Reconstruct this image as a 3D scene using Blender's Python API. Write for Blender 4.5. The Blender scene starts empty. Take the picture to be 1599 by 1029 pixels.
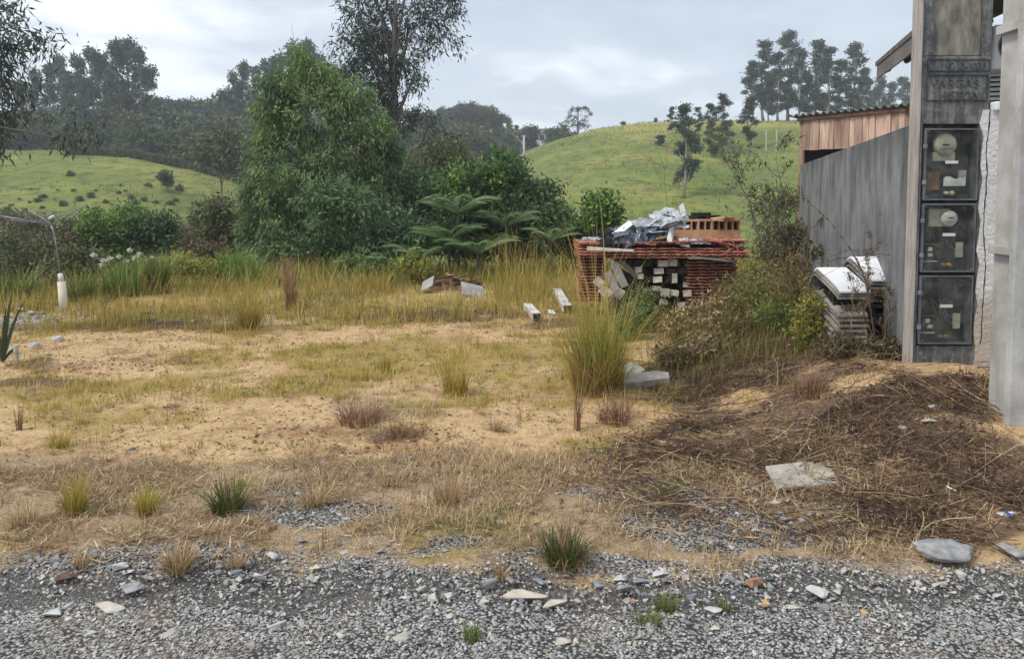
import bpy, bmesh, math, random
import numpy as np
from mathutils import Vector
R = math.radians
random.seed(7)
rng = np.random.default_rng(11)
scene = bpy.context.scene
COL = scene.collection

# ------------------------------------------------------------------ camera, sky, sun, exposure
F = 1231.0; PITCH = R(3.5); CX = 799.5; CY = 375.0; CAMZ = 1.6
cam_d = bpy.data.cameras.new('camera'); cam = bpy.data.objects.new('camera', cam_d); COL.objects.link(cam)
cam.location = (0, 0, CAMZ); cam.rotation_euler = (R(90) - PITCH, 0, 0)
cam_d.sensor_width = 36; cam_d.lens = F / 1599 * 36; cam_d.shift_y = -(514.5 - CY) / 1599
cam_d.clip_start = 0.05; cam_d.clip_end = 3000
scene.camera = cam
scene.view_settings.view_transform = 'Standard'; scene.view_settings.look = 'None'
scene.view_settings.exposure = 0.9; scene.view_settings.gamma = 1
SUN_EL = R(52); SUN_AZ = R(-120)      # azimuth measured from +Y clockwise
world = bpy.data.worlds.new('World'); scene.world = world; world.use_nodes = True
nt = world.node_tree; nt.nodes.clear()
def wn(t, **k):
    n = nt.nodes.new(t)
    for a, b in k.items(): setattr(n, a, b)
    return n
wo = wn('ShaderNodeOutputWorld'); bg = wn('ShaderNodeBackground'); bg.inputs[1].default_value = 0.1
sky = wn('ShaderNodeTexSky', sky_type='NISHITA', sun_disc=False, sun_elevation=SUN_EL, sun_rotation=SUN_AZ)
tc = wn('ShaderNodeTexCoord'); mp = wn('ShaderNodeMapping'); mp.inputs['Scale'].default_value = (1.5, 1.5, 4.6)
mp.inputs['Location'].default_value = (0.43, 0.1, 0.26)
no = wn('ShaderNodeTexNoise'); no.inputs['Scale'].default_value = 2.3; no.inputs['Detail'].default_value = 6; no.inputs['Roughness'].default_value = 0.5
no.inputs['Distortion'].default_value = 0.3
cr = wn('ShaderNodeValToRGB')
cr.color_ramp.elements[0].position = 0.36; cr.color_ramp.elements[0].color = (3.45, 4.0, 4.65, 1)
cr.color_ramp.elements[1].position = 0.66; cr.color_ramp.elements[1].color = (7.4, 7.6, 8.0, 1)
e = cr.color_ramp.elements.new(0.5); e.color = (4.1, 4.6, 5.2, 1)
mx = wn('ShaderNodeMix', data_type='RGBA'); mx.inputs[0].default_value = 0.93
L = nt.links.new
L(tc.outputs['Generated'], mp.inputs[0]); L(mp.outputs[0], no.inputs['Vector']); L(no.outputs[0], cr.inputs[0])
L(sky.outputs[0], mx.inputs[6]); L(cr.outputs[0], mx.inputs[7]); L(mx.outputs[2], bg.inputs[0]); L(bg.outputs[0], wo.inputs[0])
sd = bpy.data.lights.new('sun', 'SUN'); sd.energy = 1.5; sd.angle = R(12); sd.color = (1, 0.92, 0.80)
sun = bpy.data.objects.new('sun', sd); COL.objects.link(sun)
sdir = Vector((math.sin(SUN_AZ) * math.cos(SUN_EL), math.cos(SUN_AZ) * math.cos(SUN_EL), math.sin(SUN_EL)))
sun.rotation_euler = sdir.to_track_quat('Z', 'Y').to_euler(); sun.location = (-20, -20, 30)

# ------------------------------------------------------------------ pixel <-> world helpers (photo pixels)
SP, CP = math.sin(PITCH), math.cos(PITCH)
def pix(X, Y):
    a = (X - CX) / F; b = -(Y - CY) / F
    k = CP + b * SP
    return a / k, (-SP + b * CP) / k           # u = x/y, e = (z - cam)/y
def at(X, Y, d):
    u, e = pix(X, Y); return Vector((u * d, d, CAMZ + e * d))

# ------------------------------------------------------------------ noise
def hsh(ix, iy, s):
    ix = ix.astype(np.int64); iy = iy.astype(np.int64)
    h = (ix * 374761393 + iy * 668265263 + s * 1442695041) & 0x7fffffff
    h = ((h ^ (h >> 13)) * 1274126177) & 0x7fffffff
    return ((h ^ (h >> 16)) & 0xffff) / 65535.0
def vnoise(x, y, s=0):
    x = np.asarray(x, float); y = np.asarray(y, float)
    x0 = np.floor(x); y0 = np.floor(y); fx = x - x0; fy = y - y0
    fx = fx * fx * (3 - 2 * fx); fy = fy * fy * (3 - 2 * fy)
    a = hsh(x0, y0, s); b = hsh(x0 + 1, y0, s); c = hsh(x0, y0 + 1, s); d = hsh(x0 + 1, y0 + 1, s)
    return (a * (1 - fx) + b * fx) * (1 - fy) + (c * (1 - fx) + d * fx) * fy
def fbm(x, y, o=4, s=0):
    t = 0; a = 1; n = 0
    for i in range(o):
        t = t + a * vnoise(x * 2 ** i + 17 * i, y * 2 ** i - 9 * i, s + i); n += a; a *= 0.5
    return t / n
def ss(a, b, x):
    t = np.clip((np.asarray(x, float) - a) / (b - a), 0, 1); return t * t * (3 - 2 * t)

# ------------------------------------------------------------------ terrain
def tab(pts):
    xs = np.array([pix(p[0], 300)[0] for p in pts]); es = np.array([pix(800, p[1])[1] for p in pts])
    return lambda u: np.interp(u, xs, es)
C1 = tab([(-900, 215), (-200, 228), (0, 235), (100, 235), (200, 241), (300, 262), (360, 285), (450, 330), (600, 345), (740, 300), (800, 250), (820, 240), (870, 222), (930, 206), (1000, 197), (1100, 191), (1250, 192), (1400, 198), (1700, 215), (2400, 240)])
C2 = tab([(-900, 190), (0, 196), (200, 200), (400, 205), (600, 196), (700, 188), (780, 197), (830, 214), (900, 221), (1000, 232), (1200, 225), (1500, 215), (2400, 220)])
def edge(x): return 14.3 + 0.85 * np.minimum(0, x + 3.2) + 0.5 * np.sin(x * 0.9)
BUMPS = []   # (x, y, h, rx, ry)
def zf(x, y):
    x = np.asarray(x, float); y = np.asarray(y, float)
    z = 0.05 * (fbm(x * 0.5, y * 0.5, 4, 3) - 0.5) + 0.035 * (fbm(x * 3, y * 3, 3, 8) - 0.5)
    z = z - 0.05 * (1 - ss(2.95, 3.45, y))
    z = z + 0.38 * ss(1.2, 2.6, x) * ss(3.35, 5.1, y) * (1 - ss(6.2, 9.8, y))
    z = z + .09 * (fbm(x * 1.7, y * 1.7, 4, 51) - .5) * ss(.8, 1.6, x) * ss(3.4, 4.2, y) * (1 - ss(8, 10, y))
    for bx, by, h, rx, ry in BUMPS:
        q = ((x - bx) / rx) ** 2 + ((y - by) / ry) ** 2
        z = z + h * np.exp(-q)
    ed = np.maximum(edge(x), 8.0)
    ed = np.where(x > 3, ed + 3 * ss(3, 6, x), ed)
    z = z - 4.2 * ss(0, 22, y - ed)
    far = y > 20
    yy = np.maximum(y, 1.0)
    u = np.clip(x / yy, -1.6, 1.6)
    y1 = 85 + 45 * ss(-0.3, 0.0, u)
    c1 = CAMZ + C1(u) * y1; c2 = CAMZ + C2(u) * 185.0
    v1 = c1 - 7.0
    fz = -4.2 + (c1 + 4.2) * ss(26, 1, 0) * 0
    t1 = np.clip((y - 34) / (y1 - 34), 0, 1); t1 = t1 ** 1.25; t1 = 1 - (1 - t1) ** 1.7
    A = -4.2 + (c1 + 4.2) * t1
    t2 = ss(0, 1, (y - y1) / 32.0)
    B = c1 + (v1 - c1) * t2
    t3 = ss(0, 1, (y - y1 - 20) / (185 - y1 - 20))
    C = B + (c2 - B) * t3 * (y > y1 + 20)
    D = C - 10 * ss(190, 420, y)
    zfar = np.where(y < y1, A, D) + 0.7 * (fbm(x * 0.06, y * 0.06, 3, 21) - 0.5) + 0.25 * (fbm(x * 0.4, y * 0.4, 3, 5) - 0.5)
    w = ss(26, 38, y)
    return z * (1 - w) + zfar * w
def gpt(X, Y):
    u, e = pix(X, Y)
    ys = np.concatenate([np.arange(2, 20, 0.02), np.arange(20, 320, 0.25)])
    d = CAMZ + e * ys - zf(u * ys, ys)
    i = np.argmax(d < 0)
    if not (d < 0).any(): i = len(ys) - 1
    yv = ys[i]; return Vector((u * yv, yv, float(zf(u * yv, yv))))
def zg(x, y): return float(zf(x, y))
for (X, Y, h, rx, ry) in [(1150, 622, .07, .30, .35), (1490, 590, .07, .35, .3), (995, 640, .05, .4, .4), (560, 640, .05, .8, .6), (240, 868, .04, .5, .2), (1560, 690, .07, .3, .3), (820, 880, .05, .35, .12)]:
    p = gpt(X, Y); BUMPS.append((p.x, p.y, h, rx, ry))

# ------------------------------------------------------------------ mesh helpers
def obj(name, me, mat=None, parent=None, smooth=False):
    if mat is not None: me.materials.append(mat)
    o = bpy.data.objects.new(name, me); COL.objects.link(o)
    if parent is not None: o.parent = parent
    me.polygons.foreach_set('use_smooth', np.full(len(me.polygons), bool(smooth)))
    return o
def raw_mesh(name, V, Fc, attrs=None):
    """V (n,3); Fc = list of int arrays (m,k)"""
    me = bpy.data.meshes.new(name)
    V = np.ascontiguousarray(V, np.float32)
    me.vertices.add(len(V)); me.vertices.foreach_set('co', V.ravel())
    Fc = [np.asarray(f) for f in Fc if len(f)]
    nl = sum(f.size for f in Fc); nf = sum(len(f) for f in Fc)
    me.loops.add(nl); me.polygons.add(nf)
    me.loops.foreach_set('vertex_index', np.concatenate([f.ravel() for f in Fc]).astype(np.int32))
    tot = np.concatenate([np.full(len(f), f.shape[1]) for f in Fc])
    st = np.concatenate([[0], np.cumsum(tot)[:-1]])
    me.polygons.foreach_set('loop_start', st.astype(np.int32))
    me.update(calc_edges=True)
    if attrs:
        for k, a in attrs.items():
            at_ = me.attributes.new(k, 'FLOAT', 'POINT'); at_.data.foreach_set('value', np.ascontiguousarray(a, np.float32))
    return me
class MB:
    """collects geometry for one mesh; optional per-vertex rnd value"""
    def __init__(s): s.v = []; s.f = {}; s.r = []; s.n = 0
    def add(s, V, Fs, rnd=0.5):
        V = np.asarray(V, float); s.v.append(V)
        s.r.append(np.broadcast_to(np.asarray(rnd, float), (len(V),)))
        for f in Fs:
            f = np.asarray(f)
            if len(f): s.f.setdefault(f.shape[1], []).append(f + s.n)
        s.n += len(V); return s
    def box(s, c, size, rot=None, rnd=0.5, jit=0.0):
        h = np.array(size) / 2
        V = np.array([[i, j, k] for i in (-1, 1) for j in (-1, 1) for k in (-1, 1)], float) * h
        if jit: V = V + rng.uniform(-jit, jit, V.shape)
        if rot is not None: V = V @ np.array(rot).T
        V = V + np.array(c)
        return s.add(V, [np.array([[0, 1, 3, 2], [4, 6, 7, 5], [0, 4, 5, 1], [2, 3, 7, 6], [0, 2, 6, 4], [1, 5, 7, 3]])], rnd)
    def tube(s, pts, rad, n=6, rnd=0.5, cap=True):
        P = np.array([list(p) for p in pts], float); m = len(P)
        rad = np.broadcast_to(np.asarray(rad, float), (m,))
        T = np.gradient(P, axis=0); T /= np.linalg.norm(T, axis=1)[:, None] + 1e-9
        a = np.array([0, 0, 1.0]) if abs(T[0][2]) < 0.9 else np.array([1.0, 0, 0])
        U = np.cross(T, a); U /= np.linalg.norm(U, axis=1)[:, None] + 1e-9; W = np.cross(T, U)
        th = np.arange(n) * 2 * math.pi / n
        V = (P[:, None, :] + rad[:, None, None] * (np.cos(th)[None, :, None] * U[:, None, :] + np.sin(th)[None, :, None] * W[:, None, :])).reshape(-1, 3)
        i = np.arange(m - 1)[:, None] * n; j = np.arange(n)[None, :]; j2 = (j + 1) % n
        Q = np.stack([i + j, i + j2, i + n + j2, i + n + j], -1).reshape(-1, 4)
        s.add(V, [Q], rnd)
        if cap and n >= 3:
            s.f.setdefault(n, []).append(np.array([np.arange(n)[::-1] + s.n - len(V), np.arange(n) + s.n - n]))
        return s
    def prism(s, poly, depth, M=None, off=(0, 0, 0), rnd=0.5):
        """poly = [(x,z)], extruded along y by depth"""
        n = len(poly); a = np.array([[p[0], 0, p[1]] for p in poly], float); b = a + np.array([0, depth, 0])
        V = np.vstack([a, b])
        if M is not None: V = V @ np.array(M).T
        V = V + np.array(off)
        s.add(V, [np.array([[i, (i + 1) % n, (i + 1) % n + n, i + n] for i in range(n)]), np.array([np.arange(n)[::-1], np.arange(n) + n])], rnd)
        return s
    def build(s, name, mat, parent=None, smooth=False):
        V = np.vstack(s.v); me = raw_mesh(name, V, [np.vstack(f) for f in s.f.values()], {'rnd': np.concatenate(s.r)})
        return obj(name, me, mat, parent, smooth)
def rotz(a): c, s_ = math.cos(a), math.sin(a); return np.array([[c, -s_, 0], [s_, c, 0], [0, 0, 1]])
def roty(a): c, s_ = math.cos(a), math.sin(a); return np.array([[c, 0, s_], [0, 1, 0], [-s_, 0, c]])
def rotx(a): c, s_ = math.cos(a), math.sin(a); return np.array([[1, 0, 0], [0, c, -s_], [0, s_, c]])
def bevel(o, w, seg=2):
    m = o.modifiers.new('bevel', 'BEVEL'); m.width = w; m.segments = seg; m.limit_method = 'ANGLE'; return o
def tag(o, label, cat, group=None, kind=None):
    o['label'] = label; o['category'] = cat
    if group: o['group'] = group
    o['kind'] = kind or 'thing'
    return o
def struct(o): o['kind'] = 'structure'; return o
def empty(name, loc, label, cat, group=None, rz=0):
    o = bpy.data.objects.new(name, None); COL.objects.link(o); o.location = loc; o.rotation_euler = (0, 0, rz)
    o.empty_display_size = 0.2
    return tag(o, label, cat, group)
def dup(root, loc, rz=0, sc=1.0, label=None, group=None):
    r = root.copy(); COL.objects.link(r); r.location = loc; r.rotation_euler = (0, 0, rz)
    r.scale = (sc, sc, sc) if not hasattr(sc, '__len__') else sc
    if label: r['label'] = label
    if group: r['group'] = group
    for ch in list(root.children):
        c = ch.copy(); COL.objects.link(c); c.parent = r
        for g in list(ch.children):
            d = g.copy(); COL.objects.link(d); d.parent = c
    return r

# ------------------------------------------------------------------ material helpers
class NT:
    def __init__(s, name):
        s.m = bpy.data.materials.new(name); s.m.use_nodes = True; s.t = s.m.node_tree; s.t.nodes.clear()
        s.out = s.n('ShaderNodeOutputMaterial')
    def n(s, t, **k):
        q = s.t.nodes.new(t)
        for a, b in k.items(): setattr(q, a, b)
        return q
    def l(s, a, b): s.t.links.new(a, b)
    def set(s, sock, v):
        if hasattr(v, 'is_linked') or isinstance(v, bpy.types.NodeSocket): s.l(v, sock)
        else: sock.default_value = v
    def pos(s): return s.n('ShaderNodeNewGeometry').outputs['Position']
    def loc(s): return s.n('ShaderNodeTexCoord').outputs['Object']
    def mapping(s, v, scale=(1, 1, 1)):
        m = s.n('ShaderNodeMapping'); s.l(v, m.inputs[0]); m.inputs['Scale'].default_value = scale; return m.outputs[0]
    def noise(s, scale, detail=4, rough=0.5, vec=None, dist=0):
        q = s.n('ShaderNodeTexNoise'); q.inputs['Scale'].default_value = scale; q.inputs['Detail'].default_value = detail
        q.inputs['Roughness'].default_value = rough; q.inputs['Distortion'].default_value = dist
        s.l(vec if vec is not None else s.pos(), q.inputs['Vector']); return q.outputs[0]
    def vor(s, scale, vec=None, feature='F1', out='Distance'):
        q = s.n('ShaderNodeTexVoronoi', feature=feature); q.inputs['Scale'].default_value = scale
        s.l(vec if vec is not None else s.pos(), q.inputs['Vector']); return q.outputs[out]
    def attr(s, name): return s.n('ShaderNodeAttribute', attribute_name=name).outputs['Fac']
    def ramp(s, fac, stops):
        q = s.n('ShaderNodeValToRGB'); s.l(fac, q.inputs[0]); e = q.color_ramp.elements
        while len(e) < len(stops): e.new(0.5)
        for i, (p, c) in enumerate(stops):
            e[i].position = p; e[i].color = (*c, 1) if len(c) == 3 else c
        return q.outputs[0]
    def math(s, op, a, b=0.0, clamp=False):
        q = s.n('ShaderNodeMath', operation=op, use_clamp=clamp); s.set(q.inputs[0], a); s.set(q.inputs[1], b); return q.outputs[0]
    def sstep(s, x, a, b):
        q = s.n('ShaderNodeMapRange', interpolation_type='SMOOTHSTEP'); s.set(q.inputs[0], x)
        q.inputs[1].default_value = a; q.inputs[2].default_value = b; return q.outputs[0]
    def mix(s, f, a, b, mode='MIX'):
        q = s.n('ShaderNodeMix', data_type='RGBA', blend_type=mode); s.set(q.inputs[0], f)
        s.set(q.inputs[6], a if not isinstance(a, tuple) else (*a, 1)); s.set(q.inputs[7], b if not isinstance(b, tuple) else (*b, 1)); return q.outputs[2]
    def bump(s, h, strength=0.5, dist=0.01, normal=None):
        q = s.n('ShaderNodeBump'); q.inputs['Strength'].default_value = strength; q.inputs['Distance'].default_value = dist
        s.l(h, q.inputs['Height'])
        if normal is not None: s.l(normal, q.inputs['Normal'])
        return q.outputs[0]
    def done(s, color, rough=0.8, normal=None, metallic=0.0, spec=0.3, transl=0.0):
        p = s.n('ShaderNodeBsdfPrincipled'); s.set(p.inputs['Base Color'], color if not isinstance(color, tuple) else (*color, 1))
        s.set(p.inputs['Roughness'], rough); p.inputs['Metallic'].default_value = metallic; p.inputs['Specular IOR Level'].default_value = spec
        if normal is not None: s.l(normal, p.inputs['Normal'])
        o = p.outputs[0]
        if transl:
            t = s.n('ShaderNodeBsdfTranslucent'); s.set(t.inputs[0], color if not isinstance(color, tuple) else (*color, 1))
            q = s.n('ShaderNodeMixShader'); q.inputs[0].default_value = transl; s.l(o, q.inputs[1]); s.l(t.outputs[0], q.inputs[2]); o = q.outputs[0]
        s.l(o, s.out.inputs[0]); return s.m
def leafmat(name, c0, c1, c2, transl=0.3, rough=0.55, spec=0.35):
    s = NT(name); c = s.ramp(s.attr('rnd'), [(0.0, c0), (0.5, c1), (1.0, c2)]); return s.done(c, rough, spec=spec, transl=transl)
def noisemat(name, c0, c1, scale=6, rough=0.8, bump=0.3, bscale=60, bdist=0.004, detail=5, stretch=(1, 1, 1), usernd=False, spec=0.3, lo=0.35, hi=0.65, metallic=0.0):
    s = NT(name); v = s.mapping(s.loc(), stretch)
    c = s.ramp(s.noise(scale, detail, 0.6, v), [(lo, c0), (hi, c1)])
    if usernd:
        c = s.mix(1.0, c, s.ramp(s.attr('rnd'), [(0, (.55, .55, .55)), (1, (1.35, 1.35, 1.35))]), 'MULTIPLY')
    b = s.bump(s.noise(bscale, 4, 0.6, v), bump, bdist)
    return s.done(c, rough, b, spec=spec, metallic=metallic)

# ------------------------------------------------------------------ ground sheet with material masks
def world_patch(X, Y, rx, ry, s=1.0):
    """blob of a soil or cover type, given where its middle lies; stored in metres"""
    p = gpt(X, Y); q = gpt(X, Y + ry); rr = abs(q.y - p.y)
    return (p.x, p.y, rx / F * p.y, max(rr, 0.08), s)
P_GRAVEL = [world_patch(*a) for a in [(480, 800, 170, 22, .95), (300, 860, 180, 16, .9), (720, 850, 60, 8, .5), (880, 835, 60, 10, .3), (1150, 830, 150, 34, 1.0), (1300, 800, 100, 20, .7), (150, 875, 130, 20, .9), (380, 860, 80, 14, .6), (950, 880, 160, 12, .7), (820, 868, 90, 10, .6), (560, 868, 120, 12, .7), (1350, 880, 200, 16, .7), (660, 735, 80, 12, .5), (1000, 770, 130, 25, .35), (1330, 850, 160, 25, .6), (40, 505, 60, 12, .8), (560, 740, 60, 15, .5), (450, 770, 60, 14, .5)]]
P_STRAW = [world_patch(*a) for a in [(1020, 868, 170, 12, .8), (760, 872, 120, 10, .7), (100, 820, 200, 40, .9), (300, 830, 200, 25, .85), (600, 770, 120, 25, .8), (700, 760, 200, 40, .85), (850, 760, 160, 40, .8), (480, 660, 120, 22, .35), (960, 850, 150, 20, .7), (1100, 880, 180, 14, .8), (620, 640, 120, 30, .45), (30, 840, 100, 20, .9)]]
P_GREEN = [world_patch(*a) for a in [(720, 840, 100, 28, .9), (640, 880, 60, 12, .7), (560, 560, 260, 24, .62), (430, 600, 200, 22, .55), (780, 560, 200, 50, .75), (750, 620, 120, 30, .6), (860, 470, 250, 30, .8), (520, 470, 330, 18, .75), (150, 500, 80, 14, .95), (300, 470, 150, 8, .8), (60, 600, 80, 16, .4), (330, 520, 80, 12, .4), (950, 700, 90, 20, .65), (1060, 765, 60, 12, .6), (1150, 540, 150, 40, .45), (610, 580, 70, 14, .8), (140, 620, 60, 14, .35), (250, 650, 80, 14, .4), (330, 730, 90, 8, .3), (1040, 940, 40, 8, .3), (60, 470, 120, 20, .95), (440, 450, 300, 10, .8), (1020, 620, 90, 25, .6)]]
P_DARK = [world_patch(*a) for a in [(1250, 700, 270, 70, 1.15), (1380, 770, 280, 75, 1.15), (1500, 830, 160, 30, 1.0), (1400, 620, 180, 34, 1.1), (1160, 580, 160, 60, .8), (1300, 590, 150, 30, .8), (160, 560, 120, 20, .45), (100, 590, 120, 14, .4), (700, 700, 200, 14, .35), (1100, 680, 110, 30, .8), (1330, 620, 200, 35, .85), (1480, 720, 160, 40, .7), (1450, 800, 180, 40, .7), (1040, 730, 90, 20, .6), (1180, 590, 120, 30, .5), (260, 505, 90, 8, .6), (60, 545, 80, 10, .35), (620, 680, 80, 14, .5), (700, 495, 160, 10, .5), (860, 500, 60, 14, .5), (560, 655, 90, 20, .35)]]
P_SAND = [world_patch(*a) for a in [(1150, 620, 45, 26, .62), (1480, 580, 60, 14, .7), (1000, 655, 60, 24, .8)]]
def msk(P, x, y):
    m = np.zeros_like(x)
    for px, py, rx, ry, s in P: m = np.maximum(m, s * np.exp(-(((x - px) / rx) ** 2 + ((y - py) / ry) ** 2) ** 1.3 * 0.7))
    return m
def road_edge(x): return 3.2 + 0.16 * (fbm(x * 0.9, x * 0 + 3, 4, 40) - 0.5) * 2
def masks(x, y):
    n1 = fbm(x * 1.3, y * 1.3, 4, 60) - 0.5; n2 = fbm(x * 3.1, y * 3.1, 3, 70) - 0.5
    j = (n1 * 0.9 + n2 * 0.7)
    re_ = road_edge(x)
    g = 1 - ss(re_ - 0.05, re_ + 0.28, y + j * 0.55)
    g = np.maximum(g, 0.9 * ss(0.2, 0.85, msk(P_GRAVEL, x, y) + j * 1.3))
    st = ss(0.15, 0.8, np.maximum(msk(P_STRAW, x, y), 0.85 * ss(3.2, 3.4, y) * (1 - ss(4.2, 5.1, y)) * (1 - ss(1.6, 2.6, x))) + j * 1.2 + .9 * (fbm(x * .8 + 5, y * 1.6, 3, 66) - .5))
    back = 0.75 * ss(8.5, 11, y)
    gr = ss(0.1, 1.05, np.maximum(msk(P_GREEN, x, y) * .95, back) + 0.27 * ss(4.6, 5.8, y) + j * 1.8)
    dk = ss(0.15, 0.75, msk(P_DARK, x, y) + j * 1.35)
    sa = ss(0.25, 0.95, msk(P_SAND, x, y) + j * 1.5)
    st = st * (1 - .65 * ss(.35, .8, msk(P_GRAVEL, x, y) + j * .8)) * (1 - .6 * dk); gr = gr * (1 - sa); st = st * (1 - sa); dk = dk * (1 - sa) ; g = g * (1 - sa)
    band = ss(2.98, 3.1, y + j * .25) * (1 - ss(re_ + 0.0, re_ + .2, y + j * 0.3))
    return g, st, gr, dk, band
def ground_material():
    s = NT('ground_soil')
    P = s.pos()
    g, st, gr, dk, bd, pa = [s.attr(a) for a in ('gravel', 'straw', 'green', 'dark', 'band', 'pasture')]
    big = s.noise(0.9, 6, 0.6); med = s.noise(6, 6, 0.65); fine = s.noise(45, 4, 0.6)
    vf = s.noise(160, 3, 0.6)
    def m(a, lo=0.42, hi=0.58, nz=med, amt=0.5):
        x = s.math('ADD', a, s.math('MULTIPLY', s.math('SUBTRACT', nz, 0.5), amt)); return s.sstep(x, lo, hi)
    sand = s.ramp(s.math('ADD', s.math('MULTIPLY', big, .5), s.math('MULTIPLY', med, .5)), [(0.3, (.23, .135, .07)), (0.41, (.42, .28, .145)), (0.53, (.575, .41, .225)), (0.72, (.43, .295, .155))])
    sand = s.mix(s.math('MULTIPLY', s.sstep(s.noise(14, 7, .75), .5, .66), .7), sand, (.21, .135, .08))
    sand = s.mix(s.sstep(fine, .52, .7), sand, (.27, .17, .095))
    sand = s.mix(s.math('MULTIPLY', s.sstep(s.noise(2.2, 6, .7), .54, .66), .55), sand, (.20, .12, .075))
    crumbs = s.sstep(s.vor(38), 0.24, 0.12)
    sand = s.mix(s.math('MULTIPLY', crumbs, s.sstep(med, .5, .6)), sand, (.13, .075, .045))
    strawc = s.ramp(s.noise(70, 4, .7, s.mapping(P, (1, 2.5, 1))), [(0.3, (.11, .075, .05)), (0.5, (.31, .23, .15)), (0.7, (.52, .42, .28))])
    col = s.mix(s.math('MULTIPLY', m(st, .25, .75, med, .9), .85), sand, strawc)
    greenc = s.ramp(s.noise(28, 5, .7), [(0.3, (.11, .09, .025)), (0.5, (.28, .21, .05)), (0.7, (.44, .32, .10))])
    col = s.mix(s.math('MULTIPLY', m(gr, .25, .8, med, .9), 0.62), col, greenc)
    darkc = s.ramp(s.noise(40, 5, .75), [(0.3, (.04, .027, .02)), (0.5, (.115, .075, .052)), (0.68, (.30, .20, .13))])
    col = s.mix(s.math('MULTIPLY', m(dk, .25, .75, med, .7), .92), col, darkc)
    vc = s.n('ShaderNodeTexVoronoi'); vc.inputs['Scale'].default_value = 70; s.l(P, vc.inputs['Vector'])
    hsv = s.n('ShaderNodeSeparateColor'); s.l(vc.outputs['Color'], hsv.inputs[0])
    gravc = s.ramp(hsv.outputs[0], [(0.0, (.20, .20, .20)), (0.45, (.32, .316, .312)), (0.8, (.41, .405, .395)), (1.0, (.55, .53, .49))])
    gravc = s.mix(s.sstep(vc.outputs['Distance'], 0.35, 0.6), gravc, (.05, .05, .052))
    gravc = s.mix(s.math('MULTIPLY', s.sstep(big, .5, .62), .35), gravc, (.28, .2, .13))
    bandc = s.ramp(s.noise(90, 4, .7), [(0.3, (.06, .056, .052)), (0.6, (.14, .132, .125)), (0.8, (.30, .285, .265))])
    gravc = s.mix(s.math('MULTIPLY', m(bd), .85), gravc, bandc)
    gm = m(g, .25, .7, s.math('ADD', s.math('MULTIPLY', fine, .5), s.math('MULTIPLY', med, .5)), 1.1)
    col = s.mix(gm, col, gravc)
    # grazed hills
    pn = s.noise(0.09, 6, .6); pn2 = s.noise(0.9, 6, .7, s.mapping(P, (1, .5, 3)))
    pas = s.ramp(pn, [(0.35, (.10, .15, .035)), (0.5, (.165, .20, .048)), (0.65, (.26, .26, .07))])
    pas = s.mix(s.sstep(pn2, .46, .66), pas, (.075, .10, .035))
    pas = s.mix(s.math('MULTIPLY', s.sstep(s.noise(.35, 6, .7), .52, .66), .6), pas, (.15, .115, .06))
    z = s.n('ShaderNodeSeparateXYZ'); s.l(P, z.inputs[0])
    crest = s.sstep(s.math('ADD', z.outputs[2], s.math('MULTIPLY', pn, 3.0)), 9.0, 13.0)
    pas = s.mix(s.math('MULTIPLY', crest, .55), pas, (.40, .35, .11))
    yl = s.sstep(s.noise(3.0, 4, .6), .58, .75)
    pas = s.mix(s.math('MULTIPLY', yl, .35), pas, (.30, .22, .10))
    col = s.mix(pa, col, pas)
    h = s.math('ADD', s.math('MULTIPLY', med, .5), s.math('ADD', s.math('MULTIPLY', fine, .4), s.math('MULTIPLY', vf, .2)))
    gh = s.math('MULTIPLY', s.math('SUBTRACT', 0.6, vc.outputs['Distance']), gm)
    b = s.bump(h, .8, .03); b = s.bump(gh, .7, .012, b)
    return s.done(col, .95, b, spec=.15)
M = {}
M['ground'] = ground_material()
def build_ground():
    rr = np.concatenate([np.geomspace(4.2, 20, 440)[:-1], np.geomspace(20, 345, 210)])
    aa = np.radians(np.linspace(-56, 56, 760))
    Rr, Aa = np.meshgrid(rr, aa, indexing='ij')
    x = Rr * np.sin(Aa); y = -4 + Rr * np.cos(Aa)
    z = zf(x, y)
    g, st, gr, dk, bd = masks(x, y)
    pa = ss(16, 24, y)
    # small real relief, stronger where stones and litter lie
    z = z + (0.014 * g + .02 * dk + .012) * (fbm(x * 9, y * 9, 3, 90) - .5) * (y < 20) - 0.02 * bd
    nr, na = x.shape
    V = np.stack([x, y, z], -1).reshape(-1, 3)
    idx = np.arange(nr * na).reshape(nr, na)
    Q = np.stack([idx[:-1, :-1], idx[:-1, 1:], idx[1:, 1:], idx[1:, :-1]], -1)
    isroad = (y[:-1, :-1] < road_edge(x[:-1, :-1]))
    at_ = {'gravel': g.ravel(), 'straw': st.ravel(), 'green': gr.ravel(), 'dark': dk.ravel(), 'band': bd.ravel(), 'pasture': pa.ravel()}
    yc = y[:-1, :-1]
    for name, sel in (('gravel_road', isroad), ('ground', ~isroad & (yc < 26)), ('hills', ~isroad & (yc >= 26))):
        q = Q[sel]; u, inv = np.unique(q, return_inverse=True)
        me = raw_mesh(name, V[u], [inv.reshape(q.shape)], {k: a[u] for k, a in at_.items()})
        struct(obj(name, me, M['ground'], smooth=True))
build_ground()

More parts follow.
